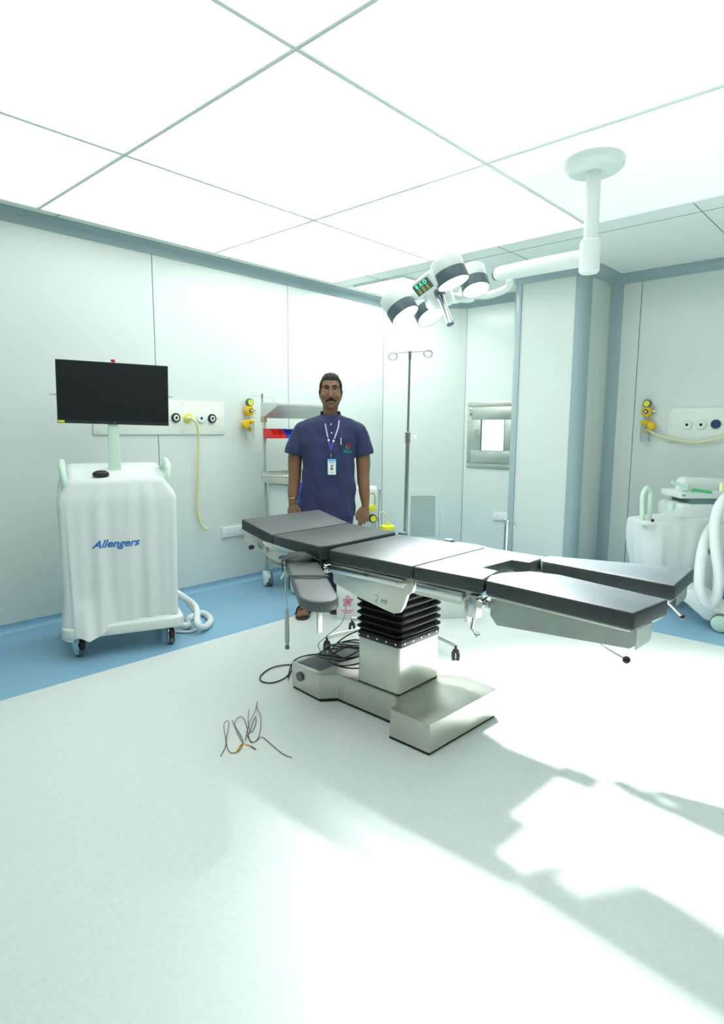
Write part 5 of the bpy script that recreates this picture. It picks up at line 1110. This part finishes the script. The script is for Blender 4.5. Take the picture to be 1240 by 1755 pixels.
# shirt: lofted torso plus sleeves
bm = bmesh.new()
LV = [(0.712, -0.200, 0.210, 0.135, 0.01), (0.76, -0.195, 0.207, 0.133, 0.01), (0.86, -0.186, 0.202, 0.132, 0.0), (0.98, -0.180, 0.197, 0.132, -0.005), (1.10, -0.176, 0.195, 0.132, -0.005), (1.22, -0.182, 0.204, 0.130, 0.0),
      (1.30, -0.190, 0.225, 0.115, 0.012), (1.345, -0.200, 0.242, 0.102, 0.02), (1.376, -0.190, 0.232, 0.088, 0.022), (1.398, -0.150, 0.195, 0.076, 0.025), (1.418, -0.085, 0.135, 0.066, 0.028), (1.435, -0.035, 0.090, 0.05, 0.03)]
rings = []; NS = 72
for z, xa, xb, dp, yc in LV:
    cx = (xa+xb)/2; hw = (xb-xa)/2; rg = []
    for k in range(NS):
        a = 2*PI*k/NS; c, s_ = math.cos(a), math.sin(a); e = 0.8
        x = cx+hw*math.copysign(abs(c)**e, c); y = yc+dp*math.copysign(abs(s_)**e, s_)
        rg.append(bm.verts.new((x, y, z)))
    rings.append(rg)
for i in range(len(rings)-1):
    for k in range(NS): bm.faces.new((rings[i][k], rings[i][(k+1) % NS], rings[i+1][(k+1) % NS], rings[i+1][k]))
bm.faces.new(rings[0][::-1]); bm.faces.new(rings[-1])
def sleeve(P, R):
    tube(bm, spline(P, 6), [r for r in R], 24)
n_ = 6*3+1
def lerpR(a, n): 
    out = []; m = len(a)-1
    for i in range(n): f = i/(n-1)*m; k = min(int(f), m-1); out.append(a[k]*(1-(f-k))+a[k+1]*(f-k))
    return out
sleeve([(-0.10, 0.02, 1.325), (-0.165, 0.02, 1.310), (-0.202, 0.02, 1.25), (-0.226, 0.015, 1.148)], lerpR([0.072, 0.074, 0.070, 0.072], n_))
sleeve([(0.15, 0.02, 1.325), (0.205, 0.02, 1.310), (0.242, 0.02, 1.25), (0.268, 0.015, 1.145)], lerpR([0.072, 0.076, 0.072, 0.074], n_))
ball(bm, (-0.156, 0.02, 1.312), (0.072, 0.075, 0.070), 20); ball(bm, (0.198, 0.02, 1.312), (0.072, 0.075, 0.070), 20)
bmesh.ops.recalc_face_normals(bm, faces=bm.faces[:])
sh = PE.add('shirt', bm, M['navy'], body); remesh(sh, 0.005, 14)
# cloth folds: soft diagonal creases under the arms and vertical ones at the hem
NRM = [v.normal.copy() for v in sh.data.vertices]
for v, vn in zip(sh.data.vertices, NRM):
    x, y, z = v.co; n = noise.noise(Vector((x*9+z*5, y*4, z*6-x*6)))*0.016 + noise.noise(Vector((x*22+z*9, y*8, z*11-x*12)))*0.007
    hemf = max(0, (0.95-z)/0.24); n += hemf*0.007*math.sin(x*55+1.2*math.sin(z*9))
    wgt = 1.0 if z < 1.40 else 0.2
    v.co += Vector((vn.x, vn.y, 0))*n*wgt
sh.data.update()
sbv = BVHTree.FromObject(sh, bpy.context.evaluated_depsgraph_get())
fs = lambda x, z: fronty(sbv, x, z)
def strip(bm, P, wd, off=0.002, th=0.0015):
    """ribbon following the shirt front through (x,z) points"""
    pts = []
    for i in range(len(P)-1):
        for k in range(6): t = k/6; pts.append((P[i][0]*(1-t)+P[i+1][0]*t, P[i][1]*(1-t)+P[i+1][1]*t))
    pts.append(P[-1]); rows = []
    for i, (x, z) in enumerate(pts):
        a = pts[max(i-1, 0)]; b = pts[min(i+1, len(pts)-1)]; dx, dz = b[0]-a[0], b[1]-a[1]; L = math.hypot(dx, dz); nx, nz = -dz/L, dx/L
        rows.append([Vector((x+nx*wd/2*s, fs(x+nx*wd/2*s, z+nz*wd/2*s)-off-th, z+nz*wd/2*s)) for s in (-1, 0, 1)])
    sheet(bm, rows, th+off*0.7)
# collar: stand round the neck with two points
bm = bmesh.new()
def col(u, v):
    a = -PI/2+0.16+(2*PI-0.32)*u; fr = max(0, -math.sin(a)); r = 0.066+0.012*(1-v); z = 1.400+0.046*v-0.040*fr**2+0.012*(1-fr)
    return Vector((0.027+r*1.03*math.cos(a), 0.026+r*1.0*math.sin(a)-0.012*fr, z))
grid_surface(bm, col, 48, 6)
bmesh.ops.solidify(bm, geom=bm.faces[:], thickness=0.003)
cl = PE.add('collar', bm, M['navy'], sh)
for s in (-1, 1):
    bm = bmesh.new()
    tri = [(0.027+s*0.006, 1.405), (0.027+s*0.062, 1.437), (0.027+s*0.066, 1.405), (0.027+s*0.030, 1.373)]
    def cp(u, v, tri=tri):
        a = Vector(tri[0]).lerp(Vector(tri[1]), u); b = Vector(tri[3]).lerp(Vector(tri[2]), u); q = a.lerp(b, v)
        return Vector((q.x, min(fs(q.x, q.y) if q.y < 1.42 else 9, -0.035-0.012*(1-v)+abs(q.x-0.027)*0.55)-0.003, q.y))
    sheet(bm, [[cp(i/6, k/5) for k in range(6)] for i in range(7)], 0.002); PE.add('collar_point', bm, M['navy'], sh)
bm = bmesh.new(); strip(bm, [(0.030, 1.375), (0.034, 1.30), (0.034, 1.20)], 0.030, 0.0005, 0.001); PE.add('placket', bm, M['navyd'], sh)
for z in (1.365, 1.305):
    bm = bmesh.new(); cyl(bm, (0.030 if z > 1.33 else 0.034, fs(0.032, z)-0.0015, z), (0, -1, 0), 0.0055, 0.003, 14, 0.001); PE.add('button', bm, M['white'], sh)
# pocket with embroidery, pen
def patch(bm, x0, x1, z0, z1, off, nx=14, nz=14, th=0.0012):
    sheet(bm, [[Vector((x0+(x1-x0)*i/(nx-1), fs(x0+(x1-x0)*i/(nx-1), z0+(z1-z0)*k/(nz-1))-off, z0+(z1-z0)*k/(nz-1))) for k in range(nz)] for i in range(nx)], th)
bm = bmesh.new(); patch(bm, 0.076, 0.180, 1.130, 1.262, 0.0010); pk = PE.add('chest_pocket', bm, M['navy'], sh)
bm = bmesh.new(); strip(bm, [(0.076, 1.259), (0.180, 1.259)], 0.006, 0.003); PE.add('pocket_hem', bm, M['navyd'], pk)
bm = bmesh.new()
for (cx_, cz_, r) in ((0.151, 1.212, 0.0185),):
    for a0, a1, rr in ((-1.5, 1.6, 0.018), (-1.4, 1.5, 0.011)): strip(bm, [(cx_-0.004+rr*math.cos(a0+(a1-a0)*k/6), cz_+rr*math.sin(a0+(a1-a0)*k/6)) for k in range(7)], 0.005, 0.003)
strip(bm, [(0.140, 1.228), (0.140, 1.212)], 0.007, 0.003); PE.add('red_emblem', bm, M['embred'], pk)
bm = bmesh.new(); strip(bm, [(0.137, 1.212), (0.138, 1.197)], 0.012, 0.0035); strip(bm, [(0.146, 1.204), (0.150, 1.197)], 0.009, 0.0035); PE.add('green_emblem', bm, M['embgreen'], pk)
bm = bmesh.new()
for k in range(9): 
    x = 0.118+0.0072*k; strip(bm, [(x, 1.190-0.0006*k), (x, 1.174-0.0006*k)], 0.0052, 0.003)
strip(bm, [(0.112, 1.171), (0.181, 1.166)], 0.004, 0.003); PE.add('teal_lettering', bm, M['teal'], pk, label='teal embroidered word, too small to read')
bm = bmesh.new(); y = fs(0.098, 1.25); tube(bm, [(0.098, y-0.006, 1.225), (0.0985, y-0.007, 1.272)], 0.0030, 8); PE.add('pen', bm, M['white'], pk)
# hip pocket seam
bm = bmesh.new(); strip(bm, [(-0.165, 0.865), (-0.09, 0.868), (-0.03, 0.872)], 0.003, 0.001); PE.add('pocket_seam', bm, M['navyd'], sh)
# lanyard and badge
bm = bmesh.new(); strip(bm, [(-0.012, 1.375), (0.000, 1.310), (0.012, 1.258), (0.028, 1.185)], 0.012, 0.005); strip(bm, [(0.088, 1.398), (0.080, 1.340), (0.060, 1.285), (0.042, 1.235), (0.030, 1.185)], 0.012, 0.005); ln = PE.add('lanyard', bm, M['lanyard'], sh)
bm = bmesh.new(); strip(bm, [(-0.010, 1.366), (0.000, 1.312), (0.008, 1.275)], 0.008, 0.0075); strip(bm, [(0.0875, 1.390), (0.080, 1.342), (0.061, 1.288), (0.053, 1.266)], 0.008, 0.0075); PE.add('lanyard_print', bm, M['lanyardlight'], ln)
bm = bmesh.new()
for x, z in ((0.0135, 1.255), (0.047, 1.250)): box(bm, (x, fs(x, z)-0.010, z), (0.013, 0.004, 0.014), 0.001)
PE.add('lanyard_clip', bm, M['white'], ln)
bm = bmesh.new(); y = fs(0.03, 1.16)-0.009; tube(bm, [(0.03+0.006*math.cos(a), y, 1.166+0.010*math.sin(a)) for a in [2*PI*k/14 for k in range(15)]], 0.0014, 6); box(bm, (0.030, y, 1.146), (0.008, 0.004, 0.020), 0.001); PE.add('hook', bm, M['chrome'], ln)
yb_ = min(fs(0.035, z) for z in (1.13, 1.08, 1.02))-0.008
bx_, bz_ = 0.035, 1.066
bm = bmesh.new(); box(bm, (bx_, yb_, bz_+0.006), (0.060, 0.003, 0.110), 0.0015); bd_ = PE.add('id_badge', bm, M['badgeblue'], ln, label='light blue identity badge')
bm = bmesh.new(); box(bm, (bx_, yb_-0.0018, bz_-0.001), (0.051, 0.001, 0.090)); PE.add('badge_card', bm, M['badgewhite'], bd_, smooth=False)
bm = bmesh.new(); box(bm, (bx_, yb_-0.0026, bz_+0.004), (0.022, 0.0008, 0.040)); PE.add('badge_photo', bm, M['greycord'], bd_, smooth=False)
bm = bmesh.new(); cyl(bm, (bx_, yb_-0.003, bz_+0.012), (0, -1, 0), 0.006, 0.0008, 16); box(bm, (bx_, yb_-0.0034, bz_-0.008), (0.016, 0.0006, 0.014)); PE.add('badge_portrait', bm, M['skin'], bd_, smooth=False)
bm = bmesh.new(); box(bm, (bx_, yb_-0.0026, bz_+0.036), (0.036, 0.0008, 0.007)); box(bm, (bx_, yb_-0.0026, bz_-0.032), (0.030, 0.0008, 0.004)); PE.add('badge_print', bm, M['pink'], bd_, smooth=False)
# bracelet
bm = bmesh.new(); tube(bm, [(-0.2435+0.034*math.cos(a), -0.026+0.032*math.sin(a), 0.845+0.006*math.cos(a)+0.002*math.sin(3*a)) for a in [2*PI*k/28 for k in range(29)]], 0.0030, 8); PE.add('bracelet', bm, M['gold'], body)
# sandals
for fx, fy in ((-0.155, 0), (0.085, 0.125)):
    bm = bmesh.new(); out = [(fx-0.02*t+w_, 0.075+fy-0.285*t) for t, w_ in ((0, -0.02), (0.1, -0.036), (0.35, -0.036), (0.65, -0.05), (0.85, -0.050), (0.96, -0.034), (1.0, -0.01), (1.0, 0.015), (0.93, 0.036), (0.78, 0.048), (0.5, 0.044), (0.2, 0.038), (0.05, 0.030), (0, 0.015))]
    prism(bm, out, 0.0, 0.020, 0.004); sd = PE.add('sandal', bm, M['sandal'], body)
    for t in (0.55, 0.72):
        bm = bmesh.new(); cy = 0.075+fy-0.285*t; cx_ = fx-0.02*t
        tube(bm, spline([(cx_-0.050, cy+0.008, 0.018), (cx_-0.042, cy, 0.052-0.012*(t > .6)), (cx_-0.005, cy-0.006, 0.080-0.020*(t > .6)), (cx_+0.036, cy, 0.055-0.014*(t > .6)), (cx_+0.046, cy+0.006, 0.018)], 6), 0.009, 8, 0.5); PE.add('strap', bm, M['blackplastic'], sd)
